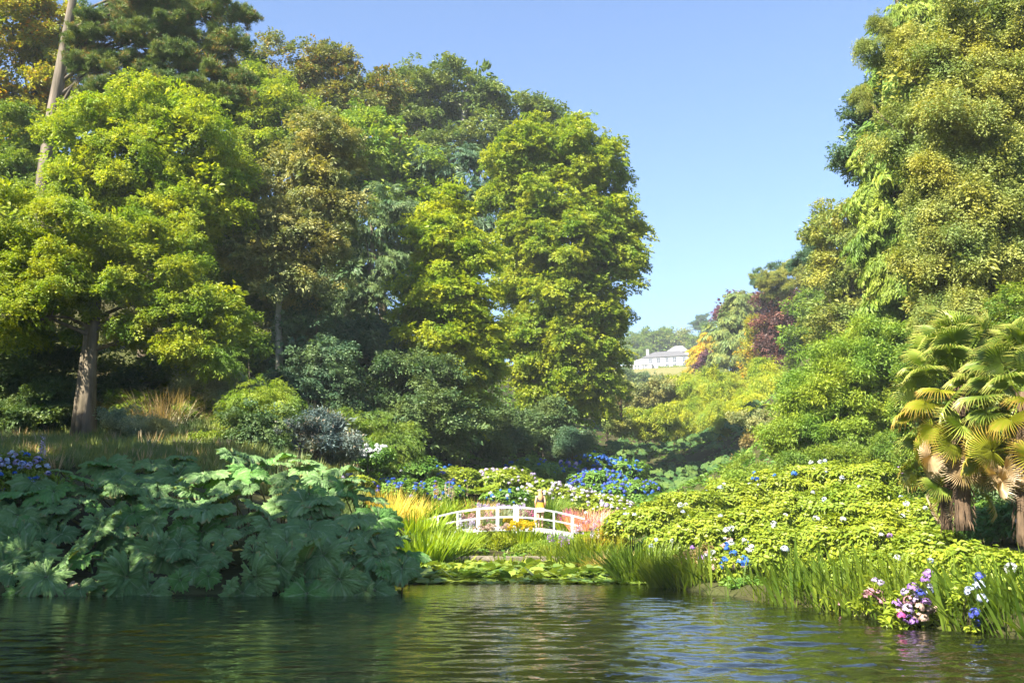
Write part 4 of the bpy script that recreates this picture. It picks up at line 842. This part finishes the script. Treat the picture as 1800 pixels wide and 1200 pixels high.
for row in range(-1, 12):
    s0 = row / 11
    for u in np.arange(-70, 745, 46 if row > 5 else 56):
        uu = u + random.uniform(-24, 24); s = min(1, max(0, s0 + random.uniform(-.05, .05))); lowr = row < 0; top = vt(uu)
        if uu > 690 and s < .25: continue
        if uu > 715: continue
        d = 24.6 + 6.0 * s ** 1.3 + random.uniform(-.8, .8); bot = (1030 if uu < 690 else 1018) + (8 if lowr else 0)
        v = bot + (top + 16 - bot) * s ** .95
        p = W(uu, v, d); al = R(26 + 50 * s + random.uniform(-24, 24)); az = random.gauss(0, .7) + (.5 if uu > 640 else 0)
        nrm = (math.sin(az) * math.cos(al), -math.cos(az) * math.cos(al), math.sin(al))
        tip = (math.sin(az) * .4 + random.gauss(0, .45), -.35, -1)
        par = min(plants, key=lambda q: abs(q.location.x - p[0])); size = random.choice([.7, .95, 1.2, 1.45, 1.7]) * random.uniform(.9, 1.1) * (.75 if row <= 0 else 1)
        ft = par.location; put_leaf(par, GL, p, nrm, tip, size, (ft.x + random.uniform(-.5, .5) + (p[0] - ft.x) * .4, d + 1.6 + random.uniform(0, .8), gz(p[0], d + 1.6) - .1))
# withered leaves at the waterline
dry = plain('withered_leaf', (.30, .22, .15), .8, (.18, .12, .08), 8, .5, .03)
for k, (u, v) in enumerate([(62, 1036), (118, 1034), (135, 1040)]):
    par = min(plants, key=lambda q: abs(q.location.x - W(u, v, 24.4)[0]))
    o = put_leaf(par, [gunnera_leaf(60, 4, 50 + k)], W(u, v, 24.3), (random.uniform(-.3, .3), -.8, .5), (.3, -.2, -1), .6, name='withered_leaf'); o.data.materials[0] = dry; o['label'] = 'withered tan leaf lying at the waterline'

# the far field of gunnera up the valley
k = 0; fld = []
while len(fld) < 120 and k < 4000:
    k += 1; d = random.uniform(66, 130); u = random.uniform(1040, 1345)
    lo = np.interp(d, [66, 80, 100, 130], [1190, 1130, 1070, 1085]); hi = np.interp(d, [66, 80, 100, 130], [1300, 1330, 1340, 1330])
    if not lo < u < hi: continue
    x = W(u, 800, d)[0]
    if all((x - a) ** 2 + ((d - b_) * .8) ** 2 > 1.7 ** 2 for a, b_ in fld): fld.append((x, d))
for x, d in fld:
    z = gz(x, d); t = empty('gunnera_plant', (x, d, z), 'low spreading gunnera plant in the far field up the valley floor', 'gunnera', 'gunnera field up the valley')
    for q in range(8):
        a = q * 2.4 + random.random(); r = .15 + .85 * (q / 8) ** .6
        put_leaf(t, GLfar, (x + r * math.cos(a), d + r * math.sin(a), z + 1.25 - .5 * (q / 8) + random.uniform(-.15, .15)), (math.cos(a) * .5, math.sin(a) * .5 - .35, .8), (math.cos(a), math.sin(a), -.2), random.uniform(.65, 1.05))
# ------------------------------------------------------------------ palms
def fan_leaf(seed, seg=38, span=R(290), tilt=0.0):
    """trachycarpus fan, blade about 1 m across; stalk along +X from the origin, fan centre at x=.75"""
    r_ = random.Random(seed); V, Fc, T = [], [], []
    def quad(pts, t):
        o = len(V); V.extend(pts); Fc.append(tuple(range(o, o + len(pts)))); T.extend(t)
    for k in range(5):                                  # stalk
        x0, x1 = .15 * k, .15 * (k + 1); zz = lambda x: .10 * math.sin(x / .75 * 2.2)
        quad([(x0, -.012, zz(x0)), (x1, -.010, zz(x1)), (x1, .010, zz(x1)), (x0, .012, zz(x0))], [.2] * 4)
        quad([(x0, 0, zz(x0) + .012), (x1, 0, zz(x1) + .012), (x1, 0, zz(x1) - .012), (x0, 0, zz(x0) - .012)], [.2] * 4)
    for k in range(seg):
        a = -span / 2 + span * k / (seg - 1); ln = .52 * (1 - .18 * (abs(a) / (span / 2)) ** 2) * r_.uniform(.93, 1.05); hw = span / seg / 2
        def pt(r, da, z):
            x = r * math.cos(a + da); return (.75 + x * math.cos(tilt) + z * math.sin(tilt), r * math.sin(a + da), .08 - x * math.sin(tilt) + z * math.cos(tilt))
        cup = .16 * math.cos(a); f = .020
        r1, r2, r3 = ln * .36, ln * .72, ln; tj = r_.uniform(-.18, .22)
        z1, z2, z3 = cup * .25, cup * .3 - .02, cup * .2 - r_.uniform(.05, .17)
        wob = r_.uniform(-.03, .03)
        quad([pt(.03, 0, 0), pt(r1, -hw, z1 - f), pt(r1, 0, z1 + f)], [.05 + tj, .25 + tj, .25 + tj]); quad([pt(.03, 0, 0), pt(r1, 0, z1 + f), pt(r1, hw, z1 - f)], [.05 + tj, .25 + tj, .25 + tj])
        quad([pt(r1, -hw, z1 - f), pt(r2, -hw * .42 + wob * .5, z2), pt(r2, wob * .5, z2 + f), pt(r1, 0, z1 + f)], [.25 + tj, .55 + tj, .55 + tj, .25 + tj]); quad([pt(r1, 0, z1 + f), pt(r2, wob * .5, z2 + f), pt(r2, hw * .42 + wob * .5, z2), pt(r1, hw, z1 - f)], [.25 + tj, .55 + tj, .55 + tj, .25 + tj])
        quad([pt(r2, -hw * .42 + wob * .5, z2), pt(r3, wob, z3), pt(r2, wob * .5, z2 + f)], [.55 + tj, 1, .55 + tj]); quad([pt(r2, wob * .5, z2 + f), pt(r3, wob, z3), pt(r2, hw * .42 + wob * .5, z2)], [.55 + tj, 1, .55 + tj])
    return V, Fc, T
def palm_mat(name, c0, c1, tip, cut):
    m, nt, b, out = newmat(name)
    at = nt.nodes.new('ShaderNodeAttribute'); at.attribute_name = 'tone'; oi = nt.nodes.new('ShaderNodeObjectInfo')
    base = mixrgb(nt, c0, c1, oi.outputs['Random'])
    mr = nt.nodes.new('ShaderNodeMapRange'); mr.inputs[1].default_value = cut; mr.inputs[2].default_value = 1.0; nt.links.new(at.outputs['Fac'], mr.inputs[0])
    c = mixrgb(nt, base, tip, mr.outputs[0]); nt.links.new(c, b.inputs['Base Color']); b.inputs['Roughness'].default_value = .38; b.inputs['Specular IOR Level'].default_value = .5
    tr = nt.nodes.new('ShaderNodeBsdfTranslucent'); nt.links.new(mixrgb(nt, c, (1.4, 1.4, .5), 1., 'MULTIPLY'), tr.inputs[0])
    mx = nt.nodes.new('ShaderNodeMixShader'); mx.inputs[0].default_value = .35
    nt.links.new(b.outputs[0], mx.inputs[1]); nt.links.new(tr.outputs[0], mx.inputs[2]); nt.links.new(mx.outputs[0], out.inputs[0]); return m
PM = [palm_mat('palm_leaf_green', (.15, .23, .04), (.26, .34, .05), (.42, .39, .10), .5), palm_mat('palm_leaf_yellow', (.20, .25, .022), (.33, .35, .028), (.52, .33, .09), .4), palm_mat('palm_leaf_dry', (.34, .24, .12), (.50, .38, .22), (.6, .5, .38), .3)]
PLM = [[mesh('palm_leaf', fl[0], fl[1], PM[k], False, fl[2]) for fl in [fan_leaf(s, 38, R(random.uniform(240, 300)), R((4, 28, 55)[k] + 8 * s)) for s in range(5)]] for k in range(3)]
fib = plain('palm_fibre', (.055, .035, .022), .95, (.14, .095, .06), 9, 1.0, .06, vec_scale=(1, 1, .3))
def palm(label, u, v_foot, v_head, d, n, lean=0, scale=1.0, trunk_px=34, drop=1.1):
    b0 = W(u, v_foot, d); h = W(u, v_head, d); t = empty('palm_tree', tuple(b0 - [0, 0, .3]), label, 'palm'); o = np.array(t.location); h = h + [lean, 0, 0] - o
    r0 = trunk_px * PX(v_foot, d) / 2; mb = MB()
    mb.tube([(h[0] * k ** 1.3, 0, h[2] * k) for k in np.linspace(0, 1, 14)], [r0 * (1.05 - .15 * k + random.uniform(-.08, .08)) for k in np.linspace(0, 1, 14)], 12, wob=.12)
    for k in range(150):                                 # hanging fibre and old leaf bases
        f = random.uniform(.05, 1); a = random.uniform(0, 6.28); c = np.array([h[0] * f ** 1.3 + r0 * math.cos(a), r0 * math.sin(a), h[2] * f]); q = np.array([math.cos(a), math.sin(a), 0]) * .09
        mb.add([c + (0, 0, .05), c + q * .7 + np.array([-.02 * math.sin(a), .02 * math.cos(a), -.06]), c + q + np.array([0, 0, -.2])], [(0, 1, 2)])
    mb.obj('trunk', fib, t, True)
    for k in range(n):
        f = k / (n - 1); el = R(80 - 118 * f ** .9 + random.uniform(-12, 12)); az = k * 2.399 + random.uniform(-.25, .25)
        D = Vector((math.cos(az) * math.cos(el), math.sin(az) * math.cos(el), math.sin(el))); Z = Vector((-math.cos(az) * math.sin(el), -math.sin(az) * math.sin(el), math.cos(el)))
        kind = 0 if f < .5 else (1 if f < .88 else 2); kind = kind if random.random() < .8 else max(0, kind - 1)
        lf = link('leaf' if kind < 2 else 'dry_leaf', random.choice(PLM[kind]), t); s = scale * random.uniform(.9, 1.15) * (1 if kind < 2 else .85)
        Y = Z.cross(D); lf.matrix_local = Matrix.Translation((h[0], 0, h[2] + .15 - drop * f ** 1.3 * scale)) @ Matrix((D, Y, Z)).transposed().to_4x4() @ Matrix.Rotation(random.gauss(0, .75), 4, 'X') @ Matrix.Diagonal((s, s, s, 1))
    return t
palm('fan palm with browning lower leaves at the edge of the hydrangea bank', 1692, 906, 662, 20.5, 64, -.12, 1.1, 28, 1.55)
palm('thinner palm trunk beside the browning fan palm, few leaves', 1662, 905, 800, 21.3, 16, .1, .9, 20)
palm('fan palm cut by the frame edge with bright yellow-green fans', 1800, 930, 690, 18.6, 52, 0, 1.05, 26, 1.4)
palm('small distant palm with golden crown below the house', 1091, 735, 688, 112, 30, 0, 1.5, 5, .5)

# ------------------------------------------------------------------ water lilies in front of the stone wall
def pad(seed, n=12):
    r_ = random.Random(seed); V = [(0, 0, .0)]
    for k in range(n): a = .25 + (2 * math.pi - .5) * k / (n - 1); V.append((.5 * math.cos(a), .5 * math.sin(a), r_.uniform(-.01, .07)))
    return mesh('lily_pad', V, [(0, k + 1, k + 2) for k in range(n - 1)], L['lily'], False, [r_.random()] * (n + 1))
PADS = [pad(s) for s in range(6)]
pts = []
while len(pts) < 1500:
    y = 28.6 + 11.4 * random.random() ** 1.15; x = random.uniform(-4.6, 3.9)
    if pond_sd(np.array([x]), np.array([y]))[0] < -.05 and y > 28.7 + .25 * math.sin(x * 2.1) + .3 * math.cos(x * .9): pts.append((x, y))
pts.sort(key=lambda p: p[1])
for i, (x, y) in enumerate(pts[:300]):
    o = tag(link('lily_pad', PADS[i % 6], None, (x, y, .024 + .00012 * i)), 'round green water lily pad at the front edge of the lily bed', 'lily pad', 'water lily pads')
    s = random.uniform(.24, .42); o.scale = (s, s, s); o.rotation_euler = (random.gauss(0, .10), random.gauss(0, .10), random.uniform(0, 6))
mb = MB(); tn = []
for i, (x, y) in enumerate(pts[300:]):
    lift = random.random() ** 2 * .22; s = random.uniform(.24, .46); a0 = random.uniform(0, 6); tx, ty = random.gauss(0, .3), random.gauss(-.1, .3); V = [(x, y, .05 + lift)]
    for k in range(9):
        a = a0 + .25 + (2 * math.pi - .5) * k / 8; px, py = s / 2 * math.cos(a), s / 2 * math.sin(a); V.append((x + px, y + py, .05 + lift + px * tx + py * ty))
    mb.add(V, [(0, k + 1, k + 2) for k in range(8)]); tn += [random.random()] * 10
tag(link('lily_leaves', mesh('lily_leaves', mb.V, mb.F, L['lily'], False, tn)), 'mass of raised lily leaves behind the front row of pads', 'lily pads', kind='stuff')

# ------------------------------------------------------------------ low stone wall under the bridge
stone = plain('wall_stone', (.09, .08, .055), .9, (.22, .19, .15), 5, .8, .05)
wl = empty('stone_wall', (0, 40.4, 0), 'low weathered stone wall holding the stream bank under the bridge', 'wall')
for c in range(2):
    x = -3.1 + random.uniform(0, .3)
    while x < 3.2:
        w_ = random.uniform(.3, 1.1); h_ = .22; bm = bmesh.new(); bmesh.ops.create_cube(bm, size=1)
        for v in bm.verts: v.co = Vector((v.co.x * (w_ - .03), v.co.y * .42, v.co.z * (h_ - .015)))
        bmesh.ops.bevel(bm, geom=bm.edges[:], offset=.03, segments=1, affect='EDGES')
        for v in bm.verts: v.co += Vector([random.uniform(-.03, .03) for _ in range(3)])
        me = bpy.data.meshes.new('stone'); bm.to_mesh(me); bm.free(); me.materials.append(stone)
        o = link('stone', me, wl, (x + w_ / 2, random.uniform(-.05, .05), -.03 + c * h_ + h_ / 2)); x += w_

# ------------------------------------------------------------------ white arched footbridge
wp = plain('white_paint', (.56, .58, .59), .5, (.47, .49, .50), 9)
br = empty('footbridge', (-.32, 46, 0), 'white painted arched wooden footbridge over the stream', 'bridge'); br.rotation_euler = (0, 0, R(-2))
railz = lambda x: 2.42 - .043 * (x - .1) ** 2
deckz = lambda x: 1.50 - .034 * (x - .1) ** 2
def arch(x0, x1, y0, y1, zf, h0, h1, n=22):
    b_ = MB(); xs = np.linspace(x0, x1, n)
    V = []
    for x in xs: V += [(x, y0, zf(x) + h0), (x, y1, zf(x) + h0), (x, y1, zf(x) + h1), (x, y0, zf(x) + h1)]
    Fc = []
    for i in range(n - 1):
        for k in range(4): Fc.append((i*4+k, i*4+(k+1) % 4, i*4+4+(k+1) % 4, i*4+4+k))
    Fc += [(3, 2, 1, 0), tuple((n-1)*4 + k for k in range(4))]
    return b_.add(V, Fc)
for side, y in (('near', -.72), ('far', .72)):
    arch(-3.85, 3.6, y - .06, y + .06, railz, -.035, .025).obj('handrail', wp, br)
    arch(-2.9, 3.3, y - .025, y + .025, lambda x: (railz(x) + deckz(x)) / 2 + .02, -.032, .032).obj('midrail', wp, br)
    arch(-2.9, 3.0, y - .07, y + .03, deckz, -.13, .06).obj('side_beam', wp, br)
    for x in (-2.98, -2.1, -1.22, -.34, .50, 1.38, 2.22, 3.05):
        w_ = .10 if x == .50 else .04
        mb = MB().box((x - w_, y - .045, deckz(x) - (.22 if abs(x) < 2.5 else .9)), (x + w_, y + .045, railz(x) - .036 if x != .5 else railz(x) + .02)); mb.obj('post', wp, br)
        if x == .5:
            for s_ in (-.06, .06): MB().tube([(x + s_, y, railz(x) + .02), (x + s_, y, railz(x) + .05), (x + s_, y, railz(x) + .09), (x + s_, y, railz(x) + .12)], [.05, .055, .045, .01], 8).obj('finial', wp, br, True)
deckm = plain('deck_board', (.36, .33, .29), .8, (.46, .43, .38), 12)
pm = MB().box((-.06, -.645, -.02), (.06, .64, .02)); PLK = mesh('plank', pm.V, pm.F, deckm)
for k in range(46):
    x = -2.8 + k * .126; o = link('plank', PLK, br, (x, 0, deckz(x) + .05)); o.rotation_euler = (0, math.atan(.068 * (x - .1)), 0)

# ------------------------------------------------------------------ the woman on the bridge, back turned, hands on the far side of the near rail
skin = plain('skin', (.62, .38, .27), .5, (.56, .33, .23), 12)
def skinmesh(name, verts, edges, mat, parent, sub=2):
    bm = bmesh.new(); lay = bm.verts.layers.skin.verify(); vs_ = []
    for i, (x, y, z, r) in enumerate(verts):
        v = bm.verts.new((x, y, z)); v[lay].radius = (r, r) if not isinstance(r, tuple) else r; v[lay].use_root = i == 0; vs_.append(v)
    for a, b_ in edges: bm.edges.new((vs_[a], vs_[b_]))
    me = bpy.data.meshes.new(name); bm.to_mesh(me); bm.free(); me.materials.append(mat); o = link(name, me, parent)
    o.modifiers.new('skin', 'SKIN').use_smooth_shade = True; s = o.modifiers.new('sub', 'SUBSURF'); s.levels = 1; s.render_levels = sub; return o
px_, py_ = W(950, 900, 45.75)[:2]
pe = empty('person', (px_, 45.75, deckz(px_ + .32) + .075), 'fair-haired person in dark top, yellow sash and white skirt on the bridge', 'person')
Bv = [(0,0,.93,(.15,.11)), (0,0,1.08,(.115,.09)), (0,.01,1.26,(.14,.10)), (0,.01,1.38,(.13,.08)), (0,.01,1.45,.05), (0,.0,1.53,(.075,.085)), (0,-.005,1.62,(.08,.095))]
Be = [(0,1),(1,2),(2,3),(3,4),(4,5),(5,6)]
def chain(start, pts):
    p = start
    for q in pts: Bv.append(q); Be.append((p, len(Bv) - 1)); p = len(Bv) - 1
    return p
for s in (-1, 1):
    e = chain(3, [(s*.17,.0,1.39,.055), (s*.225,-.02,1.13,.042), (s*.20,.10,.93,.03), (s*.185,.16,.90,.034)])
    for f in range(5):
        dx = (f - 1.5) * .019; th = f == 4
        chain(e, [(s*(.185 - (.045 if th else dx)), .19 if not th else .165, .90, .0095), (s*(.185 - (.055 if th else dx)), .235 + (.012 if f in (1, 2) else 0) if not th else .20, .885, .0085)])
    k = chain(0, [(s*.09,.0,.86,.088), (s*.085,.01,.48,.056), (s*.08,-.03,.30,.052), (s*.08,-.02,.09,.033), (s*.085,.08,.03,.03), (s*.09,.15,.02,.022)])
skinmesh('body', Bv, Be, skin, pe)
def lathe(name, prof, mat, n=20, sx=1, sy=1, wob=0, loc=(0,0,0), flu=0):
    mb_ = MB(); V = []
    for (r, z) in prof:
        for k in range(n): a = 2*math.pi*k/n; q = r * (1 + flu * math.sin(a * 7) * (1 if z < .9 else .3)); V.append((q*sx*math.cos(a), q*sy*math.sin(a), z))
    Fc = [(i*n+k, i*n+(k+1) % n, (i+1)*n+(k+1) % n, (i+1)*n+k) for i in range(len(prof)-1) for k in range(n)]
    return mb_.add(V, Fc).obj(name, mat, pe, True, loc)
lathe('top', [(.150,1.10),(.152,1.16),(.168,1.25),(.170,1.33),(.160,1.345)], plain('dark_top', (.045,.035,.045), .8), 20, 1, .74, loc=(0,.005,0))
lathe('sash', [(.205,.88),(.200,.95),(.165,1.04),(.152,1.12),(.150,1.13)], plain('yellow_sash', (.55,.36,.02), .7, (.42,.26,.02)), 20, 1, .78, flu=.05)
lathe('skirt', [(.225,.70),(.215,.80),(.205,.88),(.18,.93)], plain('white_skirt', (.78,.76,.72), .75), 24, 1, .8, flu=.05)
hb = MB(); hair = plain('fair_hair', (.42,.24,.10), .5, (.58,.36,.17), 30, .5, .01, vec_scale=(1,1,.1))
V = []; prof = [(.02,1.735),(.075,1.715),(.100,1.66),(.104,1.60),(.098,1.53),(.105,1.46),(.115,1.38),(.105,1.30),(.07,1.22),(.015,1.19)]
for r, z in prof:
    for k in range(16):
        a = 2*math.pi*k/16; y = r*math.sin(a)*(1.0 if z > 1.5 else .45) - (0 if z > 1.5 else .075)
        if z < 1.66 and math.sin(a) > .45: y = min(y, .055 if z > 1.5 else y)
        V.append((r*math.cos(a)*(1 + .04*math.sin(5*a+z*40)), y - .01, z))
hb.add(V, [(i*16+k, i*16+(k+1) % 16, (i+1)*16+(k+1) % 16, (i+1)*16+k) for i in range(len(prof)-1) for k in range(16)])
hb.obj('hair', hair, pe, True)
fm = plain('face_detail', (.45,.2,.17), .6)
MB().tube([(0,.085,1.60),(0,.115,1.575),(0,.09,1.565)], [.008,.014,.008], 6).obj('nose', skin, pe, True)
for s in (-1, 1): MB().tube([(s*.032-.01,.084,1.615),(s*.032+.01,.084,1.615)], [.008,.008], 6).obj('eye', plain('eye', (.05,.04,.03), .2), pe, True)
MB().tube([(-.025,.083,1.54),(0,.09,1.538),(.025,.083,1.54)], [.004,.007,.004], 6).obj('mouth', fm, pe, True)

# ------------------------------------------------------------------ white house at the head of the valley
hw = plain('house_render', (.50, .50, .49), .7, (.46, .46, .455), 1.5)
slate = plain('grey_slate', (.075, .075, .085), .7, (.11, .11, .12), 3, .4, .05, vec_scale=(1, 1, 6)); pslate = plain('pale_slate', (.15, .15, .165), .65, (.21, .21, .225), 3, .4, .05, vec_scale=(1, 1, 6))
glass = plain('window_glass', (.05, .06, .075), .1, (.07, .08, .10), 1, spec=.6); lead = plain('flat_roof', (.50, .52, .55), .5, (.58, .60, .62))
HX = W(1210.5, 647, 440); house = empty('country_house', (HX[0], 440, HX[2]), 'white two-storey country house with slate hipped roofs at the head of the valley', 'house')
house.rotation_euler = (0, 0, R(-19)); s_ = PX(640, 440)
# local axes: x along the front (0 = nearer corner, negative to the left), y into the hill, z up
HWd, HH = -20.5, 5.7
MB().box((HWd, 0, -1.5), (0, 9, HH)).obj('wall', hw, house)
def hip(name, x0, x1, y0, y1, z, h, mat, over=.45, ins=None):
    x0 -= over; x1 += over; y0 -= over; y1 += over; ym = (y0 + y1) / 2; ins = ins or (y1 - y0) / 2
    V = [(x0,y0,z),(x1,y0,z),(x1,y1,z),(x0,y1,z),(x0+ins,ym,z+h),(x1-ins,ym,z+h),(x0,y0,z-.18),(x1,y0,z-.18),(x1,y1,z-.18),(x0,y1,z-.18)]
    return MB().add(V, [(0,1,5,4),(1,2,5),(2,3,4,5),(3,0,4),(6,7,1,0),(7,8,2,1),(8,9,3,2),(9,6,0,3),(9,8,7,6)]).obj(name, mat, house)
rf = hip('roof', HWd, 0, 0, 9, HH + .19, 3.1, slate, ins=5.0)
MB().box((-11.0, 6.2, HH - 1), (-.9, 15, HH + 2.9)).obj('rear_wall', hw, house)
hip('rear_roof', -11.0, -.9, 6.2, 15, HH + 3.1, 3.5, pslate, ins=3.7)
MB().box((-19.6, 3.2, HH + .3), (-18.5, 4.4, HH + 4.2)).box((-19.7, 3.1, HH + 4.21), (-18.4, 4.5, HH + 4.45)).obj('chimney', hw, rf)
MB().box((-17.6, 4.0, HH + .6), (-16.4, 5.2, HH + 2.5)).obj('chimney', hw, rf)
MB().box((HWd - .05, -.12, 2.75), (.05, -.003, 2.95)).obj('string_course', hw, house)
def window(x, z, w_, h_, y=0, side=False, par=None):
    par = par or house; fr = MB()
    if not side: pane = MB().box((x - w_/2, y - .02, z), (x + w_/2, y - .006, z + h_)).obj('window', glass, par)
    fr.box((x - w_/2 - .1, y - .09, z - .12), (x + w_/2 + .1, y - .005, z - .004)).box((x - w_/2 - .06, y - .07, z), (x - w_/2, y - .005, z + h_)).box((x + w_/2, y - .07, z), (x + w_/2 + .06, y - .005, z + h_))
    fr.box((x - w_/2, y - .06, z + h_ * .5 - .04), (x + w_/2, y - .021, z + h_ * .5 + .04)).box((x - .03, y - .06, z), (x + .03, y - .022, z + h_ * .5 - .041)).box((x - .03, y - .06, z + h_ * .5 + .041), (x + .03, y - .022, z + h_))
    fr.obj('frame', hw, pane)
for x in (-17.2, -13.5, -9.6, -6.2, -1.9): window(x, 3.2, 1.6, 2.0)
for x in (-9.6, -6.2, -1.9): window(x, .45, 1.6, 2.0)
window(-11.3, .05, .7, 1.9); window(-13.4, .1, 1.2, 1.9)
for y in (2.4, 6.2):
    for z in (.55, 3.35):
        p = MB().box((.006, y - .6, z), (.02, y + .6, z + 1.7)).obj('window', glass, house); MB().box((.021, y - .04, z), (.06, y + .04, z + 1.7)).box((.003, y - .7, z - .12), (.1, y + .7, z - .004)).obj('frame', hw, p)
# lean-to garden room and veranda
MB().box((-24.5, -3.0, -1.5), (-16.2, -.13, 2.3)).obj('garden_room', hw, house)
MB().add([(-24.9,-3.4,2.32),(-15.9,-3.4,2.32),(-15.9,-.13,2.7),(-20.2,-.13,4.6),(-24.9,-.13,2.7),(-24.9,-3.4,2.2),(-15.9,-3.4,2.2),(-15.9,-.13,2.58),(-24.9,-.13,2.58)], [(0,1,2,3,4),(5,8,7,6),(0,5,6,1),(1,6,7,2),(4,8,5,0)]).obj('garden_room_roof', lead, house)
for x in (-23.4, -22.1, -19.9, -18.7): window(x, .0, .85, 1.9, -3.0)
MB().box((-24.45, -.12, -1.5), (-20.6, 6, 4.6)).add([(-24.45,-.12,4.6),(-20.6,-.12,4.6),(-20.6,6,4.6),(-24.45,6,4.6),(-20.6,-.12,5.6),(-20.6,6,5.6)], [(0,1,4),(3,5,2),(0,4,5,3)]).obj('side_wing', hw, house)
MB().box((-35, -2.4, 2.25), (-24.95, 3, 2.5)).obj('veranda_roof', lead, house); MB().box((-34.6, 2.0, -1.5), (-24.46, 2.9, 2.249)).obj('veranda_wall', hw, house)
for x in (-34.5, -32.6, -30.7, -28.8, -26.9): MB().box((x - .12, -2.2, -1.5), (x + .12, -1.96, 2.249)).obj('veranda_post', hw, house)
for x in (-33, -30.5, -28): window(x, .1, 1.2, 1.8, 2.0)
vz = plain('terrace_turf', (.20, .17, .06), .95, (.15, .16, .05), 2)
bz = house.location.z
MB().box((-40, -9, -6), (12, -.2, -.6)).obj('terrace', vz, house)
hedge = empty('hedge', (HX[0] - 6, 434, bz - .8), 'low clipped hedge along the terrace in front of the white house', 'hedge')
P = np.stack([rng.uniform(-8, 6, 240), rng.uniform(-.6, .6, 240) + np.linspace(0, 0, 240), rng.uniform(0, .9, 240)], 1); P[:, 1] -= P[:, 0] * .34
scatter('foliage', P, rng.uniform(-1, 1, (240, 3)), rng.uniform(.7, 1.1, 240), 'ball', 'lime', hedge)
mb = MB(); mb.tube([(-8, 2.7, 0), (6, -2, 0)], [.2, .2], 6); mb.obj('stems', BK['brown'], hedge)
# ------------------------------------------------------------------ thin summer haze in the valley air
hm = bpy.data.materials.new('haze'); hm.use_nodes = True; hn = hm.node_tree; hn.nodes.clear()
ho = hn.nodes.new('ShaderNodeOutputMaterial'); hv = hn.nodes.new('ShaderNodeVolumePrincipled')
hv.inputs['Color'].default_value = (.80, .90, 1, 1); hv.inputs['Density'].default_value = .0003
hn.links.new(hv.outputs[0], ho.inputs['Volume'])
tag(link('haze', mesh('haze', *(lambda q: (q.V, q.F))(MB().box((-3200, -1500, -3), (3200, 3400, 125))), hm)), 'thin blue summer haze filling the valley', 'haze', kind='stuff')
print('SPRAYS', N_SPRAY, 'OBJECTS', len(bpy.data.objects))
